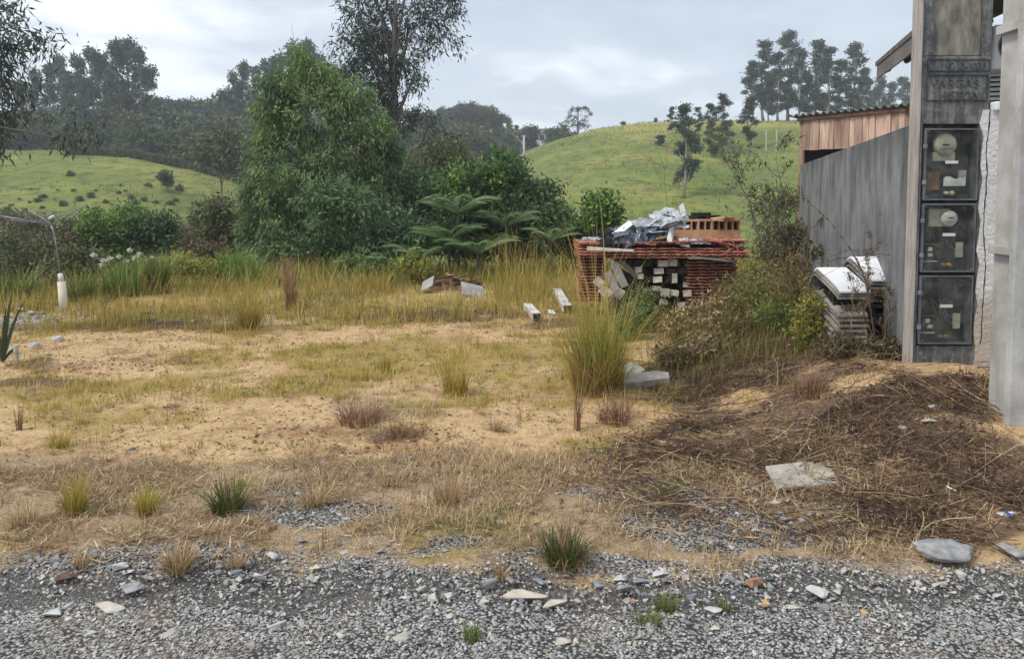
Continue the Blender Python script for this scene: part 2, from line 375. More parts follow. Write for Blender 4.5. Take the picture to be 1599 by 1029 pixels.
# ------------------------------------------------------------------ materials of the built things
def post_mat():
    s = NT('stained_concrete'); P = s.loc()
    n = s.noise(7, 7, .7); n2 = s.noise(30, 5, .7); v = s.noise(5, 5, .6, s.mapping(P, (6, 6, .5)))
    c = s.ramp(s.math('ADD', s.math('MULTIPLY', n, .6), s.math('MULTIPLY', v, .4)), [(.34, (.038, .041, .045)), (.48, (.10, .104, .108)), (.60, (.23, .225, .21))])
    c = s.mix(s.math('MULTIPLY', s.sstep(n2, .54, .70), .8), c, (.30, .295, .28))
    return s.done(c, .9, s.bump(s.noise(60, 6, .7), .6, .006), spec=.2)
M['post'] = post_mat()
M['post_panel'] = noisemat('lichened_concrete', (.11, .105, .09), (.30, .28, .23), 7, bump=.5, bscale=70, stretch=(2, 2, .8))
M['plank'] = noisemat('pale_lit_plank', (.24, .215, .19), (.43, .40, .37), 6, bump=.4, bscale=30, stretch=(4, 4, .5))
M['darkcon'] = noisemat('black_stained_mortar', (.02, .022, .024), (.07, .07, .07), 9, bump=.5)
def wall_mat():
    s = NT('board_marked_wall'); P = s.loc()
    v = s.noise(5, 6, .65, s.mapping(P, (1, 1, .4))); v2 = s.noise(26, 3, .5, s.mapping(P, (1, 1, .06))); n = s.noise(1.6, 5, .6)
    k = s.math('ADD', s.math('MULTIPLY', v, .45), s.math('ADD', s.math('MULTIPLY', v2, .08), s.math('MULTIPLY', n, .47)))
    c = s.ramp(k, [(.36, (.085, .088, .093)), (.47, (.165, .168, .174)), (.56, (.24, .242, .245)), (.70, (.33, .328, .322))])
    z = s.n('ShaderNodeSeparateXYZ'); s.l(P, z.inputs[0])
    streak = s.sstep(s.math('ADD', z.outputs[2], s.math('MULTIPLY', s.noise(5, 4, .6, s.mapping(P, (1, 1, .08))), 1.4)), 2.1, 2.75)
    c = s.mix(s.math('MULTIPLY', streak, .8), c, (.04, .042, .045))
    return s.done(c, .92, s.bump(s.noise(22, 6, .7), .5, .012), spec=.2)
M['wall'] = wall_mat()
def plaster_mat():
    s = NT('rough_white_plaster')
    n = s.noise(34, 5, .6); k = s.noise(6, 6, .7)
    c = s.ramp(k, [(.32, (.50, .48, .46)), (.5, (.64, .63, .61)), (.7, (.72, .71, .70))])
    c = s.mix(s.sstep(s.noise(10, 3, .6), .70, .76), c, (.42, .30, .14))
    P = s.loc(); z = s.n('ShaderNodeSeparateXYZ'); s.l(P, z.inputs[0])
    low = s.sstep(s.math('ADD', z.outputs[2], s.math('MULTIPLY', n, .3)), .78, .55)
    c = s.mix(s.math('MULTIPLY', low, .6), c, (.34, .25, .16))
    return s.done(c, .9, s.bump(n, .9, .02), spec=.2)
M['plaster'] = plaster_mat()
M['white_cap'] = noisemat('white_painted_cap', (.68, .70, .74), (.82, .83, .86), 5, bump=.2)
M['newcon'] = noisemat('pale_precast_concrete', (.40, .39, .375), (.52, .51, .49), 3.5, bump=.35, bscale=90, detail=8)
def newcon_mat():
    s = NT('pale_pitted_concrete'); P = s.loc()
    c = s.ramp(s.noise(3, 8, .65), [(.35, (.33, .32, .30)), (.5, (.44, .43, .41)), (.65, (.52, .51, .49))])
    c = s.mix(s.math('MULTIPLY', s.sstep(s.noise(5, 5, .6, s.mapping(P, (2, 2, .25))), .52, .68), .4), c, (.22, .205, .18))
    pit = s.sstep(s.vor(60, P), .16, .08); c = s.mix(pit, c, (.14, .135, .13))
    return s.done(c, .9, s.bump(s.noise(90, 5, .6), .35, .004), spec=.2)
M['newcon'] = newcon_mat()
M['tile'] = noisemat('red_clay_tile', (.20, .07, .048), (.52, .225, .155), 9, bump=.35, bscale=50, usernd=True)
M['brick'] = noisemat('hollow_clay_brick', (.42, .24, .13), (.58, .37, .22), 5, bump=.2, usernd=True)
M['brick_dark'] = noisemat('brick_cavity', (.05, .03, .02), (.1, .05, .03), 5)
M['timber'] = noisemat('grey_weathered_timber', (.055, .045, .038), (.14, .115, .095), 7, bump=.3, stretch=(5, .6, 5), usernd=True)
M['cut_end'] = noisemat('pale_sawn_end', (.34, .30, .25), (.62, .58, .51), 16, bump=.3, usernd=True)
M['whitesheet'] = noisemat('white_pvc_sheet', (.60, .62, .66), (.80, .82, .86), 3, rough=.45, bump=.1)
M['tarp'] = noisemat('blue_black_plastic', (.025, .03, .045), (.10, .13, .19), 6, rough=.32, bump=.5, bscale=20, bdist=.02, spec=.6)
M['silver'] = noisemat('crumpled_silver_sheet', (.20, .22, .25), (.56, .58, .61), 7, rough=.4, bump=.6, bscale=14, bdist=.03, spec=.5)
M['shedboard'] = noisemat('pinkish_rough_boards', (.28, .17, .13), (.54, .39, .31), 3, bump=.4, bscale=14, stretch=(3, 3, .4), usernd=True)
M['shedpost'] = noisemat('shed_log', (.16, .10, .07), (.30, .20, .14), 4, bump=.4)
M['roofsheet'] = noisemat('mossy_fibre_cement', (.09, .095, .095), (.22, .22, .21), 5, bump=.3)
M['black'] = noisemat('dark_interior', (.008, .008, .009), (.02, .02, .02), 4)  # flat black, also painted in for shade inside the shed and stacks
M['fascia'] = noisemat('weathered_fascia', (.09, .08, .078), (.20, .18, .17), 5, bump=.4, stretch=(1, .3, 1))
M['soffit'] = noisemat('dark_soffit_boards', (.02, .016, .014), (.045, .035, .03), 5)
M['rooftile'] = noisemat('old_roof_tile', (.08, .07, .066), (.17, .145, .13), 6)
M['housewall'] = noisemat('faded_house_wall', (.42, .40, .36), (.56, .54, .50), 3, bump=.3)
M['acwhite'] = noisemat('dirty_white_enamel', (.48, .48, .46), (.66, .66, .64), 4, rough=.5)
M['greyplastic'] = noisemat('grey_meter_frame', (.07, .075, .085), (.15, .16, .175), 5, rough=.5, bump=.2)
M['boxback'] = noisemat('box_inside', (.06, .06, .056), (.12, .118, .105), 6)
M['meter'] = noisemat('cream_meter', (.42, .41, .34), (.56, .55, .46), 4, rough=.45)
M['meterdial'] = noisemat('pale_meter_dome', (.55, .54, .53), (.68, .67, .65), 5, rough=.3, spec=.5)
M['rust'] = noisemat('rusty_block', (.15, .075, .04), (.38, .25, .15), 8, bump=.4, bscale=90)
M['wire'] = noisemat('grey_wire', (.14, .15, .17), (.25, .26, .28), 5)
M['paper'] = noisemat('white_paper', (.74, .75, .80), (.80, .81, .86), 5)
M['steel'] = noisemat('galvanised_tube', (.16, .165, .175), (.32, .325, .34), 8, rough=.5, bump=.1, metallic=.4)
M['pvc'] = noisemat('cream_pvc_pipe', (.58, .55, .45), (.74, .71, .61), 4, rough=.5)
M['fibre'] = noisemat('faded_fibre_board', (.24, .235, .23), (.38, .375, .365), 6, bump=.4)
M['earth'] = noisemat('burnt_earth', (.05, .03, .02), (.2, .11, .07), 9, bump=.6)
M['bark'] = noisemat('grey_bark', (.07, .058, .048), (.19, .165, .14), 5, bump=.5, bscale=30, bdist=.02, stretch=(1, 1, .35))
M['barkpale'] = noisemat('pale_bark', (.22, .20, .175), (.38, .355, .32), 2, bump=.3, stretch=(1, 1, .35))
M['twig'] = leafmat('dry_twigs', (.035, .022, .018), (.085, .05, .038), (.20, .13, .09), 0, .85, .15)
M['paintpole'] = noisemat('pale_pole', (.5, .48, .45), (.62, .60, .56), 2)
def glass_mat():
    s = NT('dirty_clear_cover')
    g = s.n('ShaderNodeBsdfGlossy'); g.inputs['Roughness'].default_value = .12; g.inputs[0].default_value = (.8, .85, .9, 1)
    d = s.n('ShaderNodeBsdfDiffuse'); s.l(s.ramp(s.noise(12, 6, .7), [(.35, (.10, .10, .10)), (.7, (.32, .33, .35))]), d.inputs[0])
    t = s.n('ShaderNodeBsdfTransparent'); t.inputs[0].default_value = (.92, .93, .9, 1)
    a = s.n('ShaderNodeMixShader'); s.l(s.math('MULTIPLY', s.sstep(s.noise(9, 6, .7), .3, .75), .24), a.inputs[0]); s.l(t.outputs[0], a.inputs[1]); s.l(d.outputs[0], a.inputs[2])
    b = s.n('ShaderNodeMixShader'); b.inputs[0].default_value = .0; s.l(a.outputs[0], b.inputs[1]); s.l(g.outputs[0], b.inputs[2])
    s.l(b.outputs[0], s.out.inputs[0]); return s.m
M['glass'] = glass_mat()

# ------------------------------------------------------------------ meter post at the right
PY = 5.4
def X3(X, Y, d=PY): return at(X, Y, d)
def xat(X, Yref, d): return at(X, Yref, d).x
px0 = xat(1434, 300, PY); px1 = xat(1541, 300, PY)
zb = zg((px0 + px1) / 2, PY) - 0.25
def zat(Y, d=PY): return at(1480, Y, d).z
post = empty('meter_post', ((px0 + px1) / 2, PY + .1, zb + .25), 'dark stained concrete utility post with three stacked electricity meter boxes', 'meter post')
pm = Vector(post.location)
def PB(name, mat, boxes, parent=post, bv=.004):
    mb = MB()
    for (xa, xb, ya, yb, za, zb_) in boxes:
        mb.box(((xa + xb) / 2 - pm.x, (ya + yb) / 2 - pm.y, (za + zb_) / 2 - pm.z), (xb - xa, yb - ya, zb_ - za))
    o = mb.build(name, mat, parent)
    if bv: bevel(o, bv)
    return o
ztop = zat(-160)
bz = [(zat(201), zat(313)), (zat(318), zat(425)), (zat(430), zat(537))]
bx0, bx1 = px0 + .030, px1 - .075
shaft = []
shaft.append((px0, px1, PY + .10, PY + .13, zb, ztop))              # rear slab
shaft.append((px0, bx0 - .012, PY, PY + .10, zb, bz[0][0] + .03))   # left cheek beside the boxes
shaft.append((bx1 + .012, px1, PY, PY + .10, zb, bz[0][0] + .03))   # right cheek
shaft.append((bx0 - .012, bx1 + .012, PY + .004, PY + .10, zb, bz[2][1] - .015))
shaft.append((px0, px1, PY + .002, PY + .10, bz[0][0] + .03, zat(88)))
shaft.append((px0, px0 + .075, PY + .003, PY + .10, zat(88), ztop))
shaft.append((px1 - .055, px1, PY + .003, PY + .10, zat(88), ztop))
body = PB('shaft', M['post'], shaft)
PB('recessed_panel', M['post_panel'], [(px0 + .078, px1 - .058, PY + .035, PY + .098, zat(86), ztop)])
PB('lit_edge_plank', M['plank'], [(px0 - .014, px0 - .002, PY - .004, PY + .128, zb, ztop)], bv=.003)  # pale plank, doubles as the post's left side painted as if lit
tr = []
def frame_rect(x0, x1, zt, zb2, w=.006, pr=.006):
    return [(x0, x1, PY - pr, PY + .001, zt - w, zt), (x0, x1, PY - pr, PY + .001, zb2, zb2 + w), (x0, x0 + w, PY - pr, PY + .001, zb2 + w, zt - w), (x1 - w, x1, PY - pr, PY + .001, zb2 + w, zt - w)]
band1 = PB('name_band', M['darkcon'], frame_rect(px0 + .03, px1 - .01, zat(93), zat(112)) + frame_rect(px0 + .03, px1 - .02, zat(117), zat(158)), bv=.0015)
def text(s_, size, x, z, parent, mat, ext=.003, sx=1.0):
    cu = bpy.data.curves.new('lettering', 'FONT'); cu.body = s_; cu.size = size; cu.extrude = ext; cu.align_x = 'LEFT'
    o = bpy.data.objects.new('tmp', cu); COL.objects.link(o)
    bpy.context.view_layer.update()
    me = bpy.data.meshes.new_from_object(o.evaluated_get(bpy.context.evaluated_depsgraph_get()))
    bpy.data.objects.remove(o)
    o = obj('lettering', me, mat, parent); o.rotation_euler = (R(90), 0, 0); o.location = (x - pm.x, PY - .0015 - pm.y, z - pm.z); o.scale = (sx, 1, 1)
    return o
M['letter'] = noisemat('raised_letters', (.045, .048, .052), (.125, .128, .132), 30)
text('C', .066, px0 + .165, zat(109), post, M['letter'])
text('D-1030', .066, px0 + .245, zat(109), post, M['letter'], sx=.92)
text('VARGAS', .086, px0 + .055, zat(137), post, M['letter'], sx=1.02)
text('HISTON', .080, px0 + .115, zat(156), post, M['letter'], sx=.98)
for i, (zt, zl) in enumerate(bz):
    s0 = -.002 * i
    x0, x1 = bx0 + s0, bx1 + s0; w = x1 - x0; h = zt - zl
    cx = (x0 + x1) / 2; yb = PY + .085
    bf = PB('meter_box', M['greyplastic'], [(x0, x1, PY - .018, PY - .006, zt - .012, zt), (x0, x1, PY - .018, PY - .006, zl, zl + .01), (x0, x0 + .010, PY - .018, PY - .006, zl + .01, zt - .012), (x1 - .010, x1, PY - .018, PY - .006, zl + .01, zt - .012),
             (x0 + .002, x0 + .006, PY - .006, PY + .085, zl + .002, zt - .002), (x1 - .006, x1 - .002, PY - .006, PY + .085, zl + .002, zt - .002), (x0 + .006, x1 - .006, PY - .006, PY + .085, zt - .008, zt - .002), (x0 + .006, x1 - .006, PY - .006, PY + .085, zl + .002, zl + .008)], bv=.0015)
    bf['label'] = ['topmost meter box with a torn white paper stuck inside', 'middle meter box with a round white meter', 'lowest meter box, with no meter in it'][i]
    def Q(name, mat, u0, u1, v0, v1, ya, yb2, bv=.003):    # u,v in box fractions from top-left
        return PB(name, mat, [(x0 + u0 * w, x0 + u1 * w, ya, yb2, zt - v1 * h, zt - v0 * h)], parent=bf, bv=bv)
    Q('back_panel', M['boxback'], .05, .95, .03, .97, PY + .078, PY + .084, 0)
    Q('clear_cover', M['glass'], .035, .965, .02, .98, PY - .014, PY - .012, 0)
    Q('label_plate', M['acwhite'], .38, .62, [.45, .43, .42][i], [.49, .475, .465][i], PY - .019, PY - .0155, .001)
    def disc(name, mat, u, v, r, ya, yb2, rf=.8):
        mb = MB(); c = np.array([x0 + u * w, ya, zt - v * h]) - np.array(pm)
        mb.tube([c + np.array([0, yb2 - ya, 0]), c + np.array([0, .012, 0]), c, c - np.array([0, .001, 0])], [r, r, r * rf, .001], 24)
        return mb.build(name, mat, bf, True)
    if i == 0:
        disc('meter_dome', M['meter'], .42, .22, .076, PY + .0, PY + .07, .85)
        Q('meter_base', M['meter'], .20, .62, .33, .45, PY + .02, PY + .06)
        Q('breaker_block', M['rust'], .06, .36, .60, .86, PY + .03, PY + .07)
        Q('neutral_bar', M['meter'], .74, .86, .58, .76, PY + .03, PY + .06)
        pp = MB(); px_ = np.linspace(0, 1, 9); top = np.array([.03, .0, .0, .015, .035, .03, .02, .025, .02])
        poly = [(x0 + w * .37 - pm.x, zt - h * .80 - pm.z)] + [(x0 + w * .78 - pm.x, zt - h * .80 - pm.z)] + [(x0 + w * (.37 + .41 * a) - pm.x, zt - h * (.665 + b) - pm.z) for a, b in zip(px_[::-1], top[::-1])]
        pp.prism(poly, .001, off=(0, PY - .010 - pm.y, 0)).build('torn_paper', M['paper'], bf)
    else:
        if i == 1:
            disc('meter_dome', M['meterdial'], .54, .22, .056, PY - .0, PY + .05, .9)
            Q('meter_base', M['meter'], .18, .58, .08, .34, PY + .03, PY + .07)
        Q('breaker_frame', M['greyplastic'], .07, .36, .59, .61, PY + .02, PY + .05, .001)
        Q('breaker_frame', M['acwhite'], .07, .36, .84, .855, PY + .02, PY + .05, .001)
        Q('breaker', M['acwhite'], .17, .26, .64, .70, PY + .02, PY + .05)
        Q('breaker', M['acwhite'], .17 + .05 * (i == 2), .26 + .05 * (i == 2), .73, .78, PY + .02, PY + .05)
        Q('neutral_bar', M['meter'], .74, .85, .57, .79, PY + .03, PY + .06)
        wv = MB()
        for k in range(5):
            a = np.array([x0 + w * random.uniform(.2, .8), PY + .06, zt - h * random.uniform(.3, .45)]); b = np.array([x0 + w * random.uniform(.15, .85), PY + .05, zt - h * random.uniform(.6, .85)])
            t = np.linspace(0, 1, 8)[:, None]; c = a + (b - a) * t + np.array([random.uniform(-.03, .03), 0, 0]) * np.sin(t * math.pi)
            wv.tube(c - np.array(pm), .0028, 5)
        wv.build('wiring', M['wire'], bf, True)
    if i < 2:
        Q('dial_window', M['black'], [.34, .50][i], [.46, .60][i], [.215, .20][i], [.235, .215][i], PY - .006, PY - .003, .0005)
        Q('dial_rim', M['greyplastic'], [.30, .44][i], [.56, .66][i], [.275, .262][i], [.281, .267][i], PY - .005, PY - .002, .0005)
    for su, sv in ((.06, .045), (.94, .045), (.06, .955), (.94, .955)): disc('cover_screw', M['steel'], su, sv, .004, PY - .021, PY - .012, .9)
    for hv in (.25, .75): Q('hinge', M['wire'], -.03, .03, hv - .03, hv + .03, PY - .022, PY - .006, .001)
    disc('seal_lug', M['rust'] if i else M['meter'], .56, .90, .017, PY - .006, PY + .03, .8)
    disc('seal_lug', M['rust'] if i else M['meter'], .46, .90, .014, PY - .004, PY + .03, .8)

# ------------------------------------------------------------------ white plastered street wall and its coping
wx1 = 7.5
ys = PY - .012
jl = [(xat(1529, 300, PY) + .012 * math.sin(k * 2.1) + random.uniform(-.006, .010), z) for k, z in enumerate(np.linspace(.15, zat(172), 22))]
sw = empty('street_wall', (wx1 / 2 + 1.5, PY, zg(4, PY)), 'rough white plastered street wall with a cracked edge beside the meter post', 'wall')
so = np.array(sw.location)
mb = MB(); poly = [(p[0] - so[0], p[1] - so[2]) for p in jl][::-1]
poly2 = [(poly[-1][0], poly[-1][1])] + [(px1 + .03 - so[0], poly[-1][1]), (px1 + .03 - so[0], poly[0][1])] + poly[:-1]
mb.prism(poly2, .011, off=(0, ys - so[1], 0)); mb.build('plaster_edge', M['plaster'], sw)
MB().box(((px1 + .03 + wx1) / 2 - so[0], ys + .085 - so[1], (zat(172) + .1) / 2 - so[2]), (wx1 - px1 - .03, .17, zat(172) - .1)).build('wall_face', M['plaster'], sw)
cp = MB().box(((px1 + .008 + wx1) / 2 - so[0], ys + .08 - so[1], zat(167) - .0 - so[2]), (wx1 - px1 - .008, .24, .062)).build('coping', M['white_cap'], sw); bevel(cp, .012)
mb = MB(); cz = np.linspace(.55, zat(160), 60); cxk = xat(1537, 300, PY) + np.cumsum(rng.normal(0, .0035, 60)); cxk -= np.linspace(0, cxk[-1] - cxk[0] - .008, 60)
wd = .0022 + .003 * rng.random(60) * (rng.random(60) > .5)
A = np.stack([cxk - wd - so[0], np.full(60, ys - .0015 - so[1]), cz - so[2]], -1); B = A.copy(); B[:, 0] += 2 * wd
A2 = A + [0, .002, 0]; B2 = B + [0, .002, 0]
V = np.stack([A, B, B2, A2], 1).reshape(-1, 3); i = np.arange(59) * 4
mb.add(V, [np.concatenate([np.stack([i + a, i + b, i + 4 + b, i + 4 + a], -1) for a, b in ((0, 1), (1, 2), (2, 3), (3, 0))])]); mb.build('crack', M['black'], sw)

# ------------------------------------------------------------------ grey boundary wall running back
w0 = np.array([at(1420, 300, 5.6).x, 5.6]); w1 = np.array([at(1249, 300, 14).x, 14.0])
wd_ = (w1 - w0) / np.linalg.norm(w1 - w0); wn_ = np.array([wd_[1], -wd_[0]])
bw = empty('boundary_wall', (w0[0], w0[1], zg(*w0)), 'tall grey concrete boundary wall streaked with dark vertical stains running back', 'wall')
mb = MB(); Ln = np.linalg.norm(w1 - w0); H = at(1420, 195, 5.6).z
N = 20
for k in range(N):
    a = w0 + wd_ * Ln * k / N; b = w0 + wd_ * Ln * (k + 1) / N
    c = np.array([[*a], [*b], [*(b + wn_ * .15)], [*(a + wn_ * .15)]])
V = []
for t in (0, 1):
    p = w0 if t == 0 else w1
    V += [[*p, -1.0], [*(p + wn_ * .15), -1.0], [*(p + wn_ * .15), H], [*p, H]]
V = np.array(V) - np.array(bw.location)
mb.add(V, [np.array([[0, 1, 2, 3], [7, 6, 5, 4], [0, 3, 7, 4], [1, 5, 6, 2], [3, 2, 6, 7]])]); bo = mb.build('wall_face', M['wall'], bw)

# ------------------------------------------------------------------ plank shed beyond the wall
a = np.array([at(1246, 300, 17.5).x, 17.5]); b = np.array([at(1412, 300, 15.3).x, 15.3])
ztl = at(1246, 183, 17.5).z; ztr = at(1412, 167, 15.3).z; zlow = at(1250, 236, 17.5).z
d = b - a; Ls = np.linalg.norm(d); d = d / Ls; rz = math.atan2(d[1], d[0])
shed = empty('plank_shed', (a[0], a[1], zg(a[0], a[1])), 'rustic shed of upright pinkish boards under a corrugated roof behind grey wall', 'shed', rz=rz)
z0 = shed.location.z
nb = 14; xs_ = np.cumsum(np.concatenate([[0.10], np.array([random.uniform(.13, .24) for _ in range(nb)])])); xs_ = .1 + (xs_ - .1) * (Ls - .12) / (xs_[-1] - .1)
for k in range(nb):
    t = (xs_[k] + xs_[k + 1]) / 2 / Ls; zt = ztl + (ztr - ztl) * t - .10 - z0
    mb = MB().box(((xs_[k] + xs_[k + 1]) / 2, random.uniform(-.012, .012), (zlow - z0 + random.uniform(-.02, .02) + zt) / 2), (xs_[k + 1] - xs_[k] - .012, .022, zt - (zlow - z0)), rnd=random.choice([.15, .35, .5, .65, .8, 1.0]))
    mb.build('board', M['shedboard'], shed)
MB().tube([(0, -.03, ztl - z0 - .06), (Ls, -.03, ztr - z0 - .06)], .05, 8).build('top_beam', M['shedpost'], shed, True)
for x_, nm in ((.03, 'post'), (Ls * .5, 'post'), (Ls - .03, 'post')):
    MB().tube([(x_, .06, -.3), (x_, .05, 1.2), (x_ + .01, .06, ztl - z0 - .08)], [.07, .065, .06], 8).build(nm, M['shedpost'], shed, True)
MB().box((-.005, 1.2, (ztl - z0 - .25) / 2), (.02, 2.3, ztl - z0 - .15)).build('side_boards', M['shedboard'], shed)
MB().box((.03, 1.25, (ztl - z0 - .25) / 2), (.02, 2.2, ztl - z0 - .25)).build('painted_side_shade', M['black'], shed)  # black sheet added so the inner side reads as shade
MB().box((Ls / 2, 1.2, (zlow - z0) / 2 + .25), (Ls - .1, .04, zlow - z0 + .5)).build('dark_interior', M['black'], shed)  # black sheet standing in for the shade under the boards
MB().box((Ls / 2, .04, zlow - z0 - .32), (Ls, .04, .08)).build('rail', M['shedpost'], shed)
# corrugated sheet roof
nx = 240; X_ = np.linspace(-.18, Ls + .28, nx); Yr = np.array([-.16, .8, 1.6, 2.5])
zz = (ztl - z0) + (ztr - ztl) * X_ / Ls + .028 * np.sin(X_ * 2 * math.pi / .177)
V = []
for th in (0.0, -.012):
    for yy in Yr: V.append(np.stack([X_, np.full(nx, yy), zz + th + .03 - .12 * (yy + .16)], -1))
V = np.vstack(V); ny = len(Yr); fs = []
i = np.arange(nx - 1)
for t in range(2):
    for r_ in range(ny - 1):
        o_ = (t * ny + r_) * nx; fs.append(np.stack([o_ + i, o_ + i + 1, o_ + nx + i + 1, o_ + nx + i], -1))
fs.append(np.stack([i, i + 1, ny * nx + i + 1, ny * nx + i], -1)); fs.append(np.stack([(ny - 1) * nx + i, (ny - 1) * nx + i + 1, (2 * ny - 1) * nx + i + 1, (2 * ny - 1) * nx + i], -1))
MB().add(V, [np.vstack(fs)]).build('corrugated_roof', M['roofsheet'], shed)

# ------------------------------------------------------------------ neighbour's house at the far right
he0 = np.array([3.42, 6.35]); hd = wd_; hL = 2.78; ez = 2.955
house = empty('neighbour_house', (he0[0], he0[1], zg(*he0)), 'pale house with dark tiled eaves and an air conditioner seen past the meter post', 'house', rz=math.atan2(hd[1], hd[0]) - R(90))
z0 = house.location.z; tl = math.tan(R(25)); Wd = 3.2
# local x to the right (away from eave), local y along the eave
def slab(x0, x1, y0, y1, th, off, name, mat):
    V = np.array([[x, y, ez - z0 + x * tl + o_] for x in (x0, x1) for y in (y0, y1) for o_ in (off, off + th)])
    return MB().add(V, [np.array([[0, 1, 3, 2], [4, 6, 7, 5], [0, 4, 5, 1], [2, 3, 7, 6], [0, 2, 6, 4], [1, 5, 7, 3]])]).build(name, mat, house)
slab(.03, Wd, 0, hL, .03, .0, 'soffit', M['soffit'])
slab(-.03, Wd, -.02, hL + .02, .05, .075, 'roof', M['rooftile'])
slab(0, Wd, -.015, .03, .10, -.025, 'verge_board', M['fascia'])
slab(0, Wd, hL - .03, hL + .015, .07, -.0, 'verge_board', M['fascia'])
slab(-.02, .027, .03, hL - .03, .15, -.075, 'fascia_board', M['fascia'])
for k in range(14): MB().tube([(.1 + k * .2, hL - .05, ez - z0 + (.1 + k * .2) * tl - .02), (.1 + k * .2, hL + .05, ez - z0 + (.1 + k * .2) * tl - .02)], .035, 8).build('tile_end', M['rooftile'], house, True)
hw0 = 1.15
V = np.array([[hw0, .9, -.4], [Wd, .9, -.4], [Wd, .9, ez - z0 + Wd * tl], [hw0, .9, ez - z0 + hw0 * tl], [hw0, hL - .3, -.4], [Wd, hL - .3, -.4], [Wd, hL - .3, ez - z0 + Wd * tl], [hw0, hL - .3, ez - z0 + hw0 * tl]])
MB().add(V, [np.array([[0, 1, 2, 3], [7, 6, 5, 4], [0, 3, 7, 4], [1, 5, 6, 2]])]).build('wall', M['housewall'], house)
def lpt(X, Y, ly):      # photo pixel -> house-local x,z on plane local y = ly
    u, e = pix(X, Y); rz_ = house.rotation_euler.z; o_ = np.array(house.location)
    n_ = np.array([-math.sin(rz_), math.cos(rz_)]); ex = np.array([math.cos(rz_), math.sin(rz_)])
    dd = (n_ @ o_[:2] + ly) / (n_ @ np.array([u, 1.0]))
    p = np.array([u * dd, dd]); return ex @ (p - o_[:2]), CAMZ + e * dd - z0
ac = lpt(1551, 82, .9); ac2 = lpt(1575, 112, .9)
acb = MB().box((ac[0] + .17, .76, ac[1]), (.5, .26, .38)).build('air_conditioner', M['acwhite'], house); bevel(acb, .02)
mb = MB()
c0 = np.array([ac[0] + .12, .628, ac[1] + .01])
for k in range(4):
    r_ = .05 + .035 * k; th = np.linspace(0, 2 * math.pi, 25); mb.tube(np.stack([c0[0] + r_ * np.cos(th), np.full(25, c0[1] - .004), c0[2] + r_ * np.sin(th)], -1), .004, 4)
mb.build('fan_grille', M['greyplastic'], acb)
mb = MB(); mb.tube([c0 + [0, .002, 0], c0 + [0, -.003, 0]], .16, 24); mb.build('fan_opening', M['black'], acb)
lv = lpt(1547, 118, .9); lv2 = lpt(1567, 162, .9)
mb = MB()
for k in range(7):
    z_ = lv[1] + (lv2[1] - lv[1]) * k / 6; mb.box(((lv[0] + lv2[0]) / 2, .875, z_), (.26, .035, .016), rotx(.5))
lw = mb.build('louvre', M['acwhite'], house)
MB().box(((lv[0] + lv2[0]) / 2, .893, (lv[1] + lv2[1]) / 2), (.28, .01, lv[1] - lv2[1] + .05)).build('louvre_opening', M['black'], lw)
MB().box((lv[0] + .3, .872, lv[1] + .03), (.8, .06, .05)).build('sill', M['housewall'], house)

# ------------------------------------------------------------------ precast double-T pole at the right edge
PT = 4.35
pole = empty('precast_pole', (at(1600, 300, PT).x, PT + .12, zg(at(1600, 300, PT).x, PT)), 'pale grey precast concrete pole with recessed sides at the right edge', 'utility pole')
po = np.array(pole.location)
def pb(name, bx, mat=M['newcon'], bv=.008):
    mb = MB()
    for (xa, xb, ya, yb, za, zb_) in bx: mb.box(((xa + xb) / 2 - po[0], (ya + yb) / 2 - po[1], (za + zb_) / 2 - po[2]), (xb - xa, yb - ya, zb_ - za))
    o = mb.build(name, mat, pole); bevel(o, bv); return o
xn = at(1588.5, 300, PT).x; xf = at(1562, 300, PT + .30).x
pb('front_flange', [(xn, xn + .26, PT, PT + .055, po[2] - .35, 4.2)])
pb('rear_flange', [(xf, xf + .30, PT + .27, PT + .325, po[2] - .35, 4.2)])
pb('web', [(xn + .05, xn + .13, PT + .056, PT + .269, po[2] - .35, 4.2)], bv=0)
for Y in (392, 40, -200):
    z_ = at(1580, Y, PT + .1).z; pb('rib', [(xn + .012, xn + .049, PT + .056, PT + .269, z_ - .025, z_ + .025)], bv=.004)
# ------------------------------------------------------------------ pile of roof tiles, timber and hollow bricks
PL = 10.0
GP = 'clay roof tiles stacked in the building pile'
def tile_mesh():
    nx = 13; X_ = np.linspace(-.16, .16, nx); z = .0015 * np.cos(X_ * 2 * math.pi / .16) + .003 * (np.abs(X_) > .145)
    V = []
    for yy in (-.19, .19):
        for th in (0, .017): V.append(np.stack([X_, np.full(nx, yy), z + th], -1))
    V = np.vstack(V); i = np.arange(nx - 1)
    fs = [np.stack([a + i, a + i + 1, b + i + 1, b + i], -1) for a, b in ((0, nx), (2 * nx, 3 * nx), (0, 2 * nx), (nx, 3 * nx))]
    fs.append(np.array([[0, nx, 3 * nx, 2 * nx], [nx - 1, 2 * nx - 1, 4 * nx - 1, 3 * nx - 1]]))
    return V, [np.vstack(fs)]
TV, TF = tile_mesh()
tile_meshes = []
for k in range(5):
    me = raw_mesh('roof_tile', TV + rng.normal(0, .0018, TV.shape), TF, {'rnd': np.full(len(TV), [.2, .45, .6, .8, 1.0][k])}); me.materials.append(M['tile']); me.polygons.foreach_set('use_smooth', np.zeros(len(me.polygons), bool)); tile_meshes.append(me)
def tile(p, rz=0, tx=0, ty=0, sx=1.0, label='', grp=GP, nm='roof_tile'):
    o = bpy.data.objects.new(nm, random.choice(tile_meshes)); COL.objects.link(o); o.location = p
    o.rotation_euler = (tx, ty, rz); o.scale = (sx, 1, 1); return tag(o, label, 'roof tile', grp)
def wx(X, d=PL): return at(X, 300, d).x
def wz(Y, d=PL): return at(1000, Y, d).z
